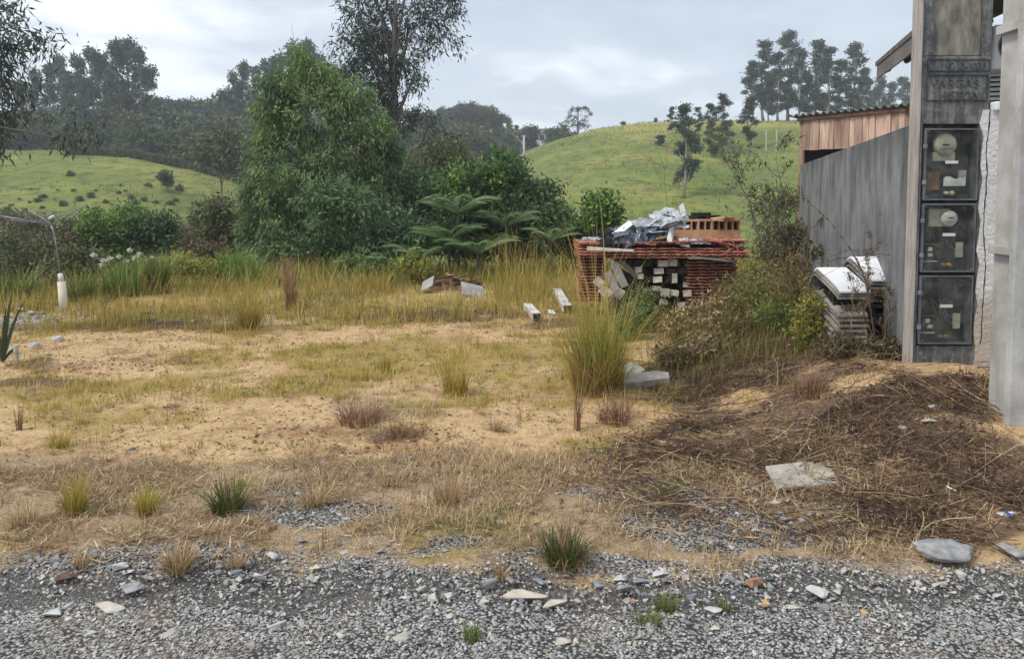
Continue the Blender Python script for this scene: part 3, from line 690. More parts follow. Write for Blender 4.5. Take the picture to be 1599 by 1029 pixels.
for k in range(14):     # left stack
    tile((wx(926) + random.uniform(-.015, .015), PL + .2 + random.uniform(-.01, .01), wz(472) + k * .040), random.uniform(-.02, .02), sx=1.06, label='red clay roof tile in the flat stack at the left end of the pile')
for col in range(2):
    for k in range(14):
        tile((wx(1096 + col * 38) + random.uniform(-.02, .02), PL + .18 + .05 * col + random.uniform(-.02, .02), wz(474) + k * .040), random.uniform(-.03, .03) * (1 + col), ty=random.uniform(-.015, .015) * col, sx=1.0 + .1 * (1 - col),
             label='red clay roof tile in the flat stack right of the pale timber ends' if col == 0 else 'red clay roof tile in the ragged stack at the right end of the pile')
for lay, row in [(l_, r_) for r_ in (0, 1) for l_ in range(6)]:
    for c in range(7):
        off = -.02 * lay
        tile((wx(922) + c * .305 + random.uniform(-.006, .006), PL + (.06 if lay < 3 else .20) + .012 * lay * (-1) ** lay + .40 * row + random.uniform(-.008, .008), wz(402) + lay * .034 + .006 * c * (lay > 3)), random.uniform(-.01, .01), tx=random.uniform(-.01, .01), ty=random.uniform(-.008, .008), sx=.98,
             label=['red roof tile in the lowest long layer lying over the timber ends', 'red roof tile in the middle long layers lying over the timber ends', 'red roof tile in the upper long layers just under the plastic scraps'][min(2, lay // 2)])
for k, (X, Y, ty) in enumerate([(1128, 385, .5), (1136, 392, -.5), (1140, 381, .3), (1122, 378, .15), (1146, 398, 1.2), (1150, 388, 1.0), (1060, 378, -.12), (1030, 377, -.18), (1010, 379, .12)]):
    tile((wx(X), PL + .12, wz(Y)), random.uniform(-.6, .6), random.uniform(-.1, .1), ty, .8, label='loose tilted roof tile tumbled at the top right corner of the pile' if k < 6 else 'loose roof tile slipping over the top layers behind the white scrap')
# timber ends
def beam(p, w, h, L_, end, rz=0, tilt=0, rx=0, label='', grp=None):
    t = empty('timber_beam', p, label, 'timber beam', grp, rz=rz); t.rotation_euler = (rx, tilt, rz)
    MB().box((0, L_ / 2 + .006, 0), (w, L_, h), jit=.004, rnd=random.random()).build('shaft', M['timber'], t)
    MB().box((0, .0, 0), (w * .99, .012, h * .99), jit=.003, rnd=random.uniform(.4, 1) if end else .1).build('sawn_end', M['cut_end'] if end else M['timber'], t)
    return t
pale = [(1035, 411, 15, 10), (1051, 410, 15, 11), (1029, 423, 15, 9), (997, 421, 11, 9), (1000, 431, 10, 8), (1027, 436, 14, 9), (1054, 434, 8, 15), (1026, 450, 13, 8), (1012, 454, 14, 8), (1039, 456, 14, 12), (1054, 457, 13, 9), (1073, 445, 9, 8), (1075, 458, 13, 10), (1037, 471, 12, 8), (1066, 476, 13, 8), (1020, 480, 12, 8)]
names = ['uppermost left pale sawn timber end, right under the red tiles', 'uppermost right pale sawn timber end, right under the red tiles', 'wide pale timber end in the second row of the pile', 'pale timber end at the left, beside the slanting grey planks', 'squat pale timber end below the leftmost one', 'pale timber end in the middle of the stack, over a dark gap', 'narrow pale timber end standing upright among the flat ones', 'small pale end in the centre of the lower row of timbers', 'left pale end of the lower row of timbers', 'large squarish pale end in the lower row of timbers', 'pale end to the right of the large squarish one', 'small tilted pale end at the right beside the tile stack', 'pale end at the right end of the lower row', 'pale end near the ground under the large squarish one', 'lowest pale end at the right, among the weeds', 'lowest pale end at the left, among the weeds']
for (X, Y, w, h), lb in zip(pale, names):
    beam((wx(X), PL - .02 + random.uniform(-.05, .04), wz(Y)), w / 123, h / 123, 1.3, True, random.uniform(-.08, .08), random.uniform(-.12, .12), label=lb)
for r_ in range(7):
    for c in range(7):
        X = 985 + c * 15 + (r_ % 2) * 6; Y = 412 + r_ * 12.5
        if any(abs(X - p[0]) < 9 and abs(Y - p[1]) < 8 for p in pale): continue
        beam((wx(X) + random.uniform(-.02, .02), PL + .05 + random.uniform(-.03, .08), wz(Y)), .11, .078, 1.25, False, random.uniform(-.06, .06), random.uniform(-.1, .1), label='dark weathered timber end in the gaps between the pale ends', grp='dark timber ends in the pile')
for (Xa, Ya, Xb, Yb, w, lb) in [(958, 411, 976, 448, .10, 'grey plank leaning down to the right at the left of the timber ends'), (948, 425, 968, 462, .09, 'grey plank leaning beside the left tile stack, lower one'), (970, 408, 992, 430, .06, 'narrow dark plank slanting under the tile layers')]:
    A = at(Xa, Ya, PL - .08); B = at(Xb, Yb, PL - .12); d = B - A
    m = MB().box((0, 0, 0), (d.length, .03, w), roty(-math.atan2(d.z, d.x)), rnd=.9); o = m.build('leaning_plank', M['fibre'] if w > .08 else M['timber']); o.location = (A + B) / 2; tag(o, lb, 'plank')
# white-ended scraps low left
for (X, Y, w, lb) in [(936, 441, .12, 'broken white slab leaning at the lower left of the pile'), (945, 456, .14, 'broken white slab lying lowest at the left of the pile, behind the tall grass'), (966, 458, .13, 'broken grey-white slab at the foot of the leaning planks')]:
    o = MB().box((0, 0, 0), (w, .03, w * .9), roty(random.uniform(.3, .8)) @ rotx(.3), jit=.01, rnd=.6).build('broken_slab', M['cut_end']); o.location = at(X, Y, PL - .1); tag(o, lb, 'slab')
# rear mass of the pile keeps the stacks standing: tiles stacked in the middle behind the timber
# hollow bricks
def brick(p, rz, label, dark=False):
    t = empty('hollow_brick', p, label, 'brick', 'hollow clay bricks on the pile', rz)
    w, h, d = .19, .34, .17; mb = MB(); rv = random.uniform(.3, .8)
    tk = .02
    mb.box((0, d / 2, h - .012), (w, d, .024), rnd=rv); mb.box((0, d / 2, h * .30), (w, d, h * .60), rnd=rv)
    for x_ in (-w / 2 + tk / 2, 0, w / 2 - tk / 2): mb.box((x_, d / 2, h * .77), (tk, d, h * .34 - .003), rnd=rv)
    mb.build('brick_body', M['brick'] if not dark else M['brick_dark'], t)
    MB().box((0, d * .75, h * .775), (w - .004, .01, h * .33)).build('cavity', M['brick_dark'], t)
    return t
zb_ = wz(383, 10.5)
for k in range(5):
    brick((wx(1059 + k * 21.6, 10.5), 10.5, zb_ + random.uniform(-.004, .004)), random.uniform(-.03, .03), 'hollow clay brick in the front row on the pile, %s' % ['half hidden behind the white strip', 'second from the left', 'the middle one', 'second from the right', 'rightmost, beside the dry bush'][k])
for k in range(4):
    o = MB().box((0, 0, 0), (.2, .19, .06), jit=.008).build('cavity_shade_brick', M['black']); o.location = (wx(1082 + k * 13, 10.75), 10.75, wz([340, 336, 339, 342][k], 10.75)); o.rotation_euler = (0, .1 * (k - 1), .2 * k)  # black colour stands in for the shade in the brick cavities
    tag(o, 'brick painted black as a shaded cavity on top behind the row of hollow bricks, %s' % ['leftmost', 'highest', 'third from the left', 'rightmost'][k], 'brick')
for k in range(5):
    o = MB().box((0, 0, 0), (.16, .10, .02), jit=.01).build('brick_shard', M['brick']); o.location = (wx(1120 + k * 8, 10.5), 10.48, wz(341 + (k % 2) * 2, 10.5) + .0); o.rotation_euler = (.1, .2 * (k % 3 - 1), k)
    tag(o, 'flat broken brick shard lying on the right end of the brick row', 'brick shard', 'brick shards on the brick row')
def crumple(name, mat, p, sx, sy, amp, tilt, rz, label, cat, seed, drape=0.0, nx=26, ny=18):
    x, y = np.meshgrid(np.linspace(-.5, .5, nx), np.linspace(-.5, .5, ny), indexing='ij')
    xx = x * sx * (1 + .25 * (fbm(y * 5, x * 0 + seed, 2, seed) - .5)); yy = y * sy * (1 + .3 * (fbm(x * 5, y * 0 + seed, 2, seed + 4) - .5))
    r = 1 - 2 * np.abs(fbm(x * 4 + seed, y * 4, 4, seed) - .5)
    z = amp * (r - .7) - drape * (x ** 2 + y ** 2)
    V = np.stack([xx, yy, z], -1).reshape(-1, 3); V2 = V - [0, 0, .004]
    idx = np.arange(nx * ny).reshape(nx, ny); Q = np.stack([idx[:-1, :-1], idx[1:, :-1], idx[1:, 1:], idx[:-1, 1:]], -1).reshape(-1, 4)
    o = MB().add(np.vstack([V, V2]), [np.vstack([Q, Q[:, ::-1] + nx * ny])]).build(name, mat); o.location = p; o.rotation_euler = (tilt[0], tilt[1], rz)
    return tag(o, label, cat)
crumple('plastic_sheet', M['tarp'], at(985, 364, 10.15), .62, .5, .22, (.35, -.18), .1, 'crumpled dark blue plastic sheet on the left top of the tile pile', 'plastic sheet', 3, .1)
crumple('plastic_sheet', M['tarp'], at(1020, 353, 10.3), .5, .4, .2, (.3, -.2), .6, 'crumpled dark plastic under the silver scraps on the pile', 'plastic sheet', 9, .1)
crumple('plastic_sheet', M['black'], at(950, 370, 10.1), .3, .45, .18, (.4, .2), .2, 'torn black plastic at the left end of the pile top', 'plastic sheet', 5, .1)
for k, (X, Y, sx, sy, t, lb, mt) in enumerate([
    (1040, 338, .34, .3, (.5, -.3), 'big crumpled silver sheet at the top of the scrap heap', 'silver'), (1022, 349, .30, .2, (.6, -.2), 'silver sheet sloping left over dark plastic', 'silver'),
    (1010, 360, .26, .16, (.8, .1), 'white sheet scrap hanging over the front of the plastic', 'whitesheet'), (1035, 363, .22, .16, (.7, -.1), 'white torn scrap left of the hanging strip', 'whitesheet'),
    (1053, 345, .34, .12, (.6, -.35), 'long white panel lying below the upright board', 'whitesheet'), (1000, 347, .2, .16, (.5, -.3), 'grey silver scrap on the slope of the blue plastic', 'silver'),
    (970, 372, .12, .1, (.5, -.2), 'small pale scrap at the left among black plastic', 'silver'), (1068, 379, .13, .13, (.9, .1), 'white rag of plastic lying on the red tiles', 'whitesheet'),
    (1092, 377, .26, .13, (.5, .0), 'grey rumpled sack lying on tiles before the bricks', 'silver'), (925, 373, .26, .1, (.2, .0), 'pale flat scrap on the left end of the tiles', 'silver')]):
    crumple('sheet_scrap', M[mt], at(X, Y, 10.0 if k in (7, 8, 9) else 10.1 + .03 * (k % 4)), sx, sy, .05, t, random.uniform(-.3, .3), lb, 'sheet scrap', 20 + k)
for k in range(26):
    X = random.uniform(945, 1062); Y = np.interp(X, [940, 1000, 1045, 1065], [366, 350, 334, 340]) + random.uniform(0, 26); mt = random.choice(['silver', 'silver', 'whitesheet', 'tarp', 'wornwhite_'])
    o = MB().box((0, 0, 0), (random.uniform(.10, .32), random.uniform(.05, .14), .006), jit=.008).build('sheet_scrap', M['silver'] if mt == 'wornwhite_' else M[mt]); o.location = at(X, Y, 9.98 + random.uniform(0, .25)); o.rotation_euler = (random.uniform(.1, 1.1), random.uniform(-.7, .2), random.uniform(-.5, .5))
    tag(o, {'silver': 'narrow grey sheet scrap in the jumble on top of the tile pile', 'wornwhite_': 'narrow grey sheet scrap in the jumble on top of the tile pile', 'whitesheet': 'narrow white sheet scrap in the jumble on top of the tile pile', 'tarp': 'narrow dark blue scrap in the jumble on top of the tile pile'}[mt], 'sheet scrap', 'narrow scraps jumbled on the tile pile')
def panel(name, corners, th, mat, label, cat):
    """flat board from four photo corners (X,Y,depth)"""
    c = np.array([list(at(*q)) for q in corners]); n = np.cross(c[1] - c[0], c[3] - c[0]); n = n / np.linalg.norm(n) * th
    o = MB().add(np.vstack([c - c.mean(0), c - c.mean(0) + n]), [np.array([[0, 1, 2, 3], [7, 6, 5, 4], [0, 4, 5, 1], [1, 5, 6, 2], [2, 6, 7, 3], [3, 7, 4, 0]])]).build(name, mat); o.location = c.mean(0)
    return tag(o, label, cat)
panel('white_board', [(1060, 322, 10.2), (1067, 317, 10.2), (1075, 346, 10.15), (1066, 349, 10.15)], .02, M['whitesheet'], 'white board standing upright on top of the scrap heap', 'board')
panel('white_strip', [(1047, 357, 10.0), (1054, 352, 10.1), (1050, 379, 9.95), (1042, 379, 9.95)], .015, M['whitesheet'], 'white strip hanging down in front of the hollow bricks', 'board')
panel('pale_batten', [(917, 385, 9.82), (990, 390, 9.82), (990, 393, 9.80), (917, 391, 9.80)], .03, M['cut_end'], 'pale batten lying along the left front of the tile layers', 'batten')
panel('grey_batten', [(1082, 400, 9.8), (1148, 407, 9.9), (1148, 410, 9.9), (1082, 403, 9.8)], .03, M['fibre'], 'grey batten jutting from the right end of the tile layers', 'batten')
# hidden filling of the pile: further timbers and tiles are what the photo shows nothing of

# ------------------------------------------------------------------ curved white sheets stacked by the wall
def curved(p, w, sc, rz, mat, label, tilt=0):
    prof = [(0, 0)]; n = 14
    for k in range(1, n + 1):
        a = k / n; prof.append((a * .5, .15 * (min(a, .8) / .8) ** .8 - 1.3 * max(0, a - .8) ** 1.5))
    prof = np.array(prof) * sc; m = len(prof); V = []
    for th in (0, -.014):
        for x_ in (0, w): V.append(np.stack([np.full(m, x_) - prof[:, 0] * .04, prof[:, 0], prof[:, 1] + th], -1))
    V = np.vstack(V); i = np.arange(m - 1); fs = [np.stack([a + i, a + i + 1, b + i + 1, b + i], -1) for a, b in ((0, m), (2 * m, 3 * m), (0, 2 * m), (m, 3 * m))]
    fs.append(np.array([[0, m, 3 * m, 2 * m], [m - 1, 2 * m - 1, 4 * m - 1, 3 * m - 1]]))
    o = MB().add(V, [np.vstack(fs)]).build('curved_sheet', M[mat], None, True); o.location = p; o.rotation_euler = (tilt, 0, rz)
    md = o.modifiers.new('edge', 'EDGE_SPLIT'); md.split_angle = R(40)
    return tag(o, label, 'curved sheet', 'curved sheets stacked against the grey wall')
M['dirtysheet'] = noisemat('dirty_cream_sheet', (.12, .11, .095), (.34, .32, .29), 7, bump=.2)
A = at(1312, 455, 6.05); B = at(1362, 437, 6.35)
wl = (at(1361, 455, 6.05) - A).length
zs = [0, -.025, -.05, -.19, -.225, -.27, -.31, -.36, -.41, -.46]
for k, dz in enumerate(zs):
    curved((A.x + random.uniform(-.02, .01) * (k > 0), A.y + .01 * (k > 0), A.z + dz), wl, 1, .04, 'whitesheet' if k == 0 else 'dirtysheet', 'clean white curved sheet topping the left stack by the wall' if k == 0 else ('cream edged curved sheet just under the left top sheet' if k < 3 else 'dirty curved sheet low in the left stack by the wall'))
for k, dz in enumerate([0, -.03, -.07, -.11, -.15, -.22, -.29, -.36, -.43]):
    curved((B.x + random.uniform(-.02, .01) * (k > 0), B.y + .01 * (k > 0), B.z + dz), .27, 1.05, -.02, 'whitesheet' if k == 0 else ('dirtysheet' if k < 3 else 'black'), 'clean white curved sheet topping the right stack by the wall' if k == 0 else ('cream edged curved sheet just under the right top sheet' if k < 3 else 'curved sheet painted black as shade low in the right stack by the wall'))  # lower sheets get flat black as painted shade
for k in range(2):   # black blocks under the top sheets, painted in as dark shade
    o = MB().box((0, 0, 0), (.22, .30, .16), jit=.01).build('shade_block', M['black']); p = [A, B][k]; o.location = (p.x + .12, p.y + .3, p.z - .10 - .0); tag(o, 'black block standing for shade inside the %s stack of curved sheets' % ['left', 'right'][k], 'block')

# ------------------------------------------------------------------ clothes dryer at the left
b_ = gpt(100, 487); hub = at(80, 350, b_.y)
dry = empty('rotary_clothes_dryer', b_, 'bare rotary clothes dryer with four thin arms standing in a cream pipe', 'clothes dryer')
def rel(p): return [p[0] - b_[0], p[1] - b_[1], p[2] - b_[2]]
pt = at(96, 440, b_.y)
MB().tube([[0, 0, -.1], rel(pt)], .052, 14).build('base_pipe', M['pvc'], dry, True)
MB().tube([rel(pt), rel(at(94, 427, b_.y))], [.034, .03], 12).build('pipe_collar', M['pvc'], dry, True)
MB().tube([rel(at(94, 430, b_.y)), rel(at(86, 372, b_.y)), rel(hub)], .011, 8).build('mast', M['steel'], dry, True)
for (X, Y, dy) in [(-20, 334, -.2), (136, 321, .3), (44, 327, .5), (20, 345, -.9)]:
    MB().tube([rel(hub), rel(at(X, Y, b_.y + dy))], [.009, .007], 6).build('arm', M['steel'], dry, True)
MB().tube([rel(at(76, 342, b_.y)), rel(at(84, 338, b_.y))], .02, 8).build('hub_cap', M['whitesheet'], dry, True)
mb = MB()
for k in range(5):
    f_ = .35 + k * .14; q = [np.array(rel(hub)) * (1 - f_) + np.array(rel(at(X, Y, b_.y + dy))) * f_ for (X, Y, dy) in [(-20, 334, -.2), (44, 327, .5), (136, 321, .3), (20, 345, -.9)]]
    mb.tube([q[0], q[1], q[2], q[3], q[0]], .0025, 3)
mb.build('lines', M['wire'], dry)

# ------------------------------------------------------------------ stones and debris
def stone_mesh(seed, n=11, flat=.5):
    r_ = random.Random(seed); bm = bmesh.new()
    for k in range(n):
        a = r_.uniform(0, 2 * math.pi); z = r_.uniform(-1, 1); q = math.sqrt(1 - z * z)
        bm.verts.new((q * math.cos(a) * r_.uniform(.75, 1.1), q * math.sin(a) * r_.uniform(.6, .95), z * flat * r_.uniform(.7, 1)))
    g = bmesh.ops.convex_hull(bm, input=bm.verts)
    for v in list(bm.verts):
        if not v.link_faces: bm.verts.remove(v)
    bmesh.ops.recalc_face_normals(bm, faces=bm.faces); bmesh.ops.triangulate(bm, faces=bm.faces)
    V = np.array([v.co[:] for v in bm.verts]); bm.verts.index_update(); Fc = np.array([[v.index for v in f.verts] for f in bm.faces]); bm.free()
    return V, Fc
SM = [stone_mesh(s, random.choice([9, 11, 13]), f) for s, f in zip(range(12), [.35, .5, .4, .3, .6, .45, .35, .5, .28, .4, .65, .35])]
STC = {'grey': ((.18, .182, .188), (.36, .36, .36)), 'bluegrey': ((.15, .175, .21), (.30, .34, .39)), 'pale': ((.36, .36, .355), (.56, .56, .55)), 'cream': ((.40, .37, .31), (.58, .54, .46)), 'terracotta': ((.28, .14, .09), (.45, .25, .17)), 'green': ((.03, .10, .07), (.06, .16, .11)), 'ochre': ((.40, .25, .11), (.55, .38, .2)), 'brown': ((.08, .05, .035), (.17, .11, .08)), 'dark': ((.05, .055, .065), (.14, .15, .165)), 'white': ((.6, .6, .6), (.75, .75, .75))}
SMAT = {k: noisemat(k + '_stone', v[0], v[1], 18, .9, .5, 70, .004, stretch=(1, 1, 2)) for k, v in STC.items()}
def stone(X, Y, w, h, c, label, k=None, group=None, name='stone', sub=2):
    p = gpt(X, Y); W_ = w / F * p.y / 2; e_ = (CAMZ - p.z) / p.y          # grazing angle
    V, Fc = SM[(int(X * 7 + Y * 3) if k is None else k) % len(SM)]
    Hh = max(h / F * p.y / 2 * .95, W_ * .22); 
    me = raw_mesh(name, V * [W_, min(W_ * .9, Hh * 1.6 + .01), min(Hh, W_ * .8) / max(1e-3, V[:, 2].max()) * .8], [Fc], {'rnd': np.full(len(V), .5)})
    o = obj(name, me, SMAT[c]); o.location = (p.x, p.y, p.z + Hh * .45); o.rotation_euler = (random.uniform(-.1, .1), random.uniform(-.12, .12), random.uniform(-.3, .3))
    if w > 16:
        bevel(o, W_ * .09, 2)
    return tag(o, label, 'stone' if name in ('stone', 'boulder') else name.replace('_', ' '), group)
# big rock
V, Fc = stone_mesh(44, 26, .6); p = gpt(1488, 886)
bm = bmesh.new(); vs = [bm.verts.new(v) for v in V]; [bm.faces.new([vs[i] for i in f]) for f in Fc]
bmesh.ops.subdivide_edges(bm, edges=bm.edges, cuts=3, use_grid_fill=True, smooth=.3)
me = bpy.data.meshes.new('boulder'); bm.to_mesh(me); bm.free()
V = np.array([v.co[:] for v in me.vertices]); nrm = V / np.linalg.norm(V, axis=1)[:, None]
V = V + nrm * (.10 * (fbm(V[:, 0] * 3 + V[:, 2] * 5, V[:, 1] * 3, 4, 5) - .5) + .05 * (np.floor(V[:, 2] * 7) % 2 - .5))[:, None]
V = V * [.155, .11, .085]; me.vertices.foreach_set('co', V.astype(np.float32).ravel())
o = obj('boulder', me, SMAT['grey'], None, True); o.location = (p.x, p.y + .06, p.z + .05); o.rotation_euler = (0, .09, .1); tag(o, 'large flat grey boulder at the right edge of the gravel', 'stone')
ST = [(1572, 872, 56, 30, 'grey', 'grey rock half buried right of the large boulder'), (405, 910, 32, 26, 'pale', 'pale angular stone standing at the left edge of the road gravel'), (374, 902, 30, 15, 'bluegrey', 'flat blue-grey stone just left of the pale angular one'),
 (386, 884, 20, 14, 'pale', 'pale stone behind the flat blue-grey stone'), (423, 877, 24, 20, 'pale', 'pale upright stone by the dry grass above the angular one'), (183, 890, 38, 16, 'pale', 'pale flat stone in the gravel heap at left'), (205, 922, 44, 18, 'grey', 'flat grey stone below the gravel heap at left'),
 (165, 955, 64, 20, 'cream', 'long cream stone at the road edge at left'), (80, 962, 74, 9, 'pale', 'flat pale slab sunk in the road edge at far left'), (110, 950, 22, 12, 'pale', 'small pale stone left of the long cream stone'), (100, 908, 44, 18, 'brown', 'flat brown stone lying in dark soil at left'),
 (265, 992, 36, 10, 'cream', 'flat cream stone in the road gravel at lower left'), (440, 980, 60, 12, 'pale', 'wide pale flat stone in the road gravel left of centre'), (90, 876, 24, 14, 'grey', 'grey stone at the left end of the gravel heap'), (150, 868, 26, 14, 'bluegrey', 'blue-grey stone high on the left gravel heap'),
 (770, 922, 42, 28, 'grey', 'round grey stone below the grass tussock at the road edge'), (795, 917, 20, 24, 'grey', 'smaller round stone touching the round grey one'), (748, 929, 12, 12, 'pale', 'tiny pale pebble left of the round grey stone'), (820, 940, 92, 16, 'cream', 'long cream slab in the gravel below the round stone'),
 (868, 948, 52, 14, 'cream', 'cream slab at the right end of the long one'), (662, 926, 28, 13, 'cream', 'cream stone above two others left of the round stone'), (678, 940, 28, 14, 'cream', 'cream stone in the middle of the small cream group'), (700, 935, 18, 12, 'pale', 'pale stone at the right of the small cream group'),
 (628, 1001, 36, 15, 'cream', 'rounded pinkish cream stone at the bottom of the road'), (656, 1006, 30, 15, 'dark', 'dark grey stone beside the rounded cream one'), (880, 1008, 32, 18, 'cream', 'cream stone at the bottom centre of the road'), (900, 1006, 18, 12, 'pale', 'small pale stone touching the bottom centre one'),
 (1028, 898, 44, 18, 'pale', 'pale wedge of stone right of the tussock'), (965, 905, 34, 12, 'pale', 'pale flat stone between tussock and pale wedge'), (930, 918, 26, 12, 'bluegrey', 'blue-grey chip in dark gravel below the tussock'), (975, 928, 40, 22, 'grey', 'grey broken slab in dark gravel right of the tussock'),
 (1070, 905, 20, 14, 'pale', 'small pale stone right of the pale wedge'), (1000, 912, 30, 10, 'bluegrey', 'thin blue-grey slate by the pale wedge'), (840, 912, 30, 12, 'bluegrey', 'blue-grey chip right of the round stones'), (885, 906, 22, 12, 'grey', 'grey chip under the tussock roots'),
 (1272, 932, 48, 26, 'pale', 'pale broken stone in the gravel at right'), (1283, 948, 40, 14, 'grey', 'grey base stone under the pale broken one'), (1176, 917, 36, 24, 'terracotta', 'terracotta shard standing in dark gravel'), (1203, 912, 22, 13, 'green', 'green stone right of the terracotta shard'),
 (1197, 945, 24, 12, 'ochre', 'ochre stone below the terracotta shard'), (1085, 940, 28, 18, 'bluegrey', 'blue-grey stone above the green grass tufts'), (1110, 958, 40, 12, 'pale', 'pale slab right of the green grass tufts'), (1010, 980, 50, 10, 'pale', 'flat pale stone left of the lower grass tuft'),
 (1015, 984, 22, 12, 'grey', 'small grey stone on the flat pale one'), (990, 944, 18, 8, 'terracotta', 'small reddish chip in the gravel'), (1275, 895, 16, 12, 'grey', 'small grey stone under the twigs at right'), (1500, 902, 24, 14, 'pale', 'pale stone below the large boulder'),
 (1470, 915, 22, 12, 'cream', 'cream stone lower left of the large boulder'), (1450, 955, 26, 12, 'grey', 'grey stone in the road below the boulder'), (1240, 952, 26, 10, 'cream', 'cream chip left of the pale broken stone'), (1135, 905, 18, 10, 'grey', 'grey chip left of the terracotta shard'),
 (1560, 935, 30, 14, 'pale', 'pale stone near the right edge of the road'), (1545, 985, 28, 12, 'grey', 'grey stone low at the right edge of the road'), (1470, 992, 24, 10, 'grey', 'grey stone low at right in the road'), (1350, 960, 20, 8, 'ochre', 'flat ochre chip in the road at right'),
 (1580, 805, 50, 10, 'white', 'white flat stone among twigs at the right edge'), (1460, 640, 24, 14, 'pale', 'pale lump among twigs left of the pole'), (1450, 660, 34, 12, 'cream', 'cream stone under the pale lump left of the pole'), (1410, 672, 26, 8, 'pale', 'pale flat stone in the twigs left of the pole'),
 (56, 545, 30, 20, 'pale', 'rounded whitish rock at far left of the lot'), (92, 533, 36, 16, 'pale', 'low whitish rock right of the rounded one at left'), (20, 553, 30, 18, 'pale', 'whitish rock behind the spiky leaves at left'), (75, 556, 14, 9, 'white', 'small white stone under the whitish rocks'),
 (228, 491, 30, 8, 'grey', 'flat dark grey stone at the back left of the bare soil'), (240, 486, 16, 8, 'grey', 'small grey stone on the flat dark one at back left'), (30, 486, 24, 9, 'pale', 'pale stone on the grey rubble at far left'), (298, 503, 14, 6, 'white', 'white scrap of stone on bare soil at back'),
 (205, 704, 22, 8, 'dark', 'dark chip on bare soil at left'), (1163, 763, 20, 8, 'pale', 'pale stone above the gravel right of the dark twigs'), (1180, 768, 16, 8, 'pale', 'small pale stone beside the one by the dark twigs'), (1210, 790, 30, 10, 'pale', 'pale stone in the upper gravel patch'),
 (1225, 815, 22, 14, 'grey', 'grey stone in the upper gravel patch'), (1300, 818, 22, 12, 'grey', 'round grey stone by the dry twigs'), (1030, 855, 20, 16, 'pale', 'pale stone in the straw right of the tussock'), (1140, 860, 14, 10, 'pale', 'small pale stone in the straw'), (640, 720, 26, 10, 'bluegrey', 'blue-grey flake by the gravel patch')]
for (X, Y, w, h, c, lb) in ST: stone(X, Y, w, h, c, lb)
# smaller loose stones, told apart by the stretch of ground they lie on
zones = [(60, 330, 862, 900, 16, 'on the gravel heap at left'), (330, 620, 880, 925, 22, 'along the road edge left of centre'), (440, 640, 838, 870, 16, 'in the gravel patch behind the road edge'), (620, 930, 925, 960, 20, 'in the pale gravel below the tussock'), (930, 1180, 900, 955, 20, 'in dark gravel right of the tussock'),
         (1180, 1440, 905, 960, 18, 'in the gravel below the twigs'), (1440, 1595, 900, 1010, 12, 'near the boulder'), (1100, 1340, 785, 850, 34, 'in the upper gravel patch'), (0, 600, 950, 1020, 22, 'in the road at lower left'), (600, 1100, 960, 1022, 16, 'in the road at lower centre'), (1100, 1590, 960, 1022, 14, 'in the road at lower right'), (10, 70, 492, 505, 12, 'in the grey rubble by the dryer'), (400, 560, 770, 815, 14, 'in the slate patch left of centre')]
for (xa, xb, ya, yb, n, where) in zones:
    for k in range(n):
        c = random.choice(['grey', 'pale', 'grey', 'bluegrey', 'grey', 'cream'] if yb > 900 else ['grey', 'pale', 'bluegrey'])
        w = random.uniform(9, 21); w = w if yb < 600 else w * 1.0
        Y = random.uniform(ya, yb); stone(random.uniform(xa, xb), Y, w, w * random.uniform(.4, .7), c, 'small %s stone %s' % ({'bluegrey': 'blue-grey'}.get(c, c), where), k=random.randrange(12), group='small loose stones %s' % where)
# gravel chips too many to count
def chips(name, N, region, size, cols, label, dens=None, flat=1.0):
    xs = rng.uniform(region[0], region[1], N); ys = rng.uniform(region[2], region[3], N)
    if dens is not None:
        keep = rng.random(N) < dens(xs, ys); xs, ys = xs[keep], ys[keep]
    n = len(xs); zs_ = zf(xs, ys); sz = size[0] + (size[1] - size[0]) * rng.random(n) ** 3.0
    vs, fs, rs = [], [], []; off = 0; which = rng.integers(0, len(SM), n)
    for k in range(len(SM)):
        ii = np.where(which == k)[0]; V, Fc = SM[k]; m = len(ii)
        if not m: continue
        a = rng.uniform(0, 2 * math.pi, m); ca, sa = np.cos(a), np.sin(a); tx = rng.normal(0, .3, m); ty = rng.normal(0, .3, m)
        X_ = V[None, :, 0] * ca[:, None] - V[None, :, 1] * sa[:, None]; Y_ = V[None, :, 0] * sa[:, None] + V[None, :, 1] * ca[:, None]
        Z_ = V[None, :, 2] * flat * .6 + X_ * tx[:, None] + Y_ * ty[:, None]
        P = np.stack([X_, Y_, Z_], -1) * sz[ii][:, None, None] + np.stack([xs[ii], ys[ii], zs_[ii] + sz[ii] * .18], -1)[:, None, :]
        vs.append(P.reshape(-1, 3)); fs.append((Fc[None] + (np.arange(m) * len(V))[:, None, None] + off).reshape(-1, 3)); off += m * len(V)
        rs.append(np.repeat(rng.random(m), len(V)))
    me = raw_mesh(name, np.vstack(vs), [np.vstack(fs)], {'rnd': np.concatenate(rs)})
    s = NT(name + '_mat'); c = s.ramp(s.attr('rnd'), cols); c = s.mix(.25, c, s.ramp(s.noise(60, 4), [(.3, (.1, .1, .1)), (.7, (.6, .58, .55))]), 'OVERLAY')
    mt = s.done(c, .9, s.bump(s.noise(140, 3), .4, .002), spec=.2)
    return tag(obj(name, me, mt), label, 'gravel', kind='stuff')
GC = [(0, (.17, .17, .17)), (.3, (.29, .288, .285)), (.6, (.40, .40, .395)), (.85, (.52, .515, .505)), (.95, (.54, .50, .43)), (1, (.38, .27, .19))]
def droad(x, y):
    g, st, gr, dk, bd = masks(x, y); return np.clip(1.0 - .65 * bd, 0, 1) * (g > .3)
chips('road_gravel', 170000, (-3.9, 3.9, 2.1, 3.4), (.002, .012), GC, 'loose crushed grey gravel covering the road', droad)
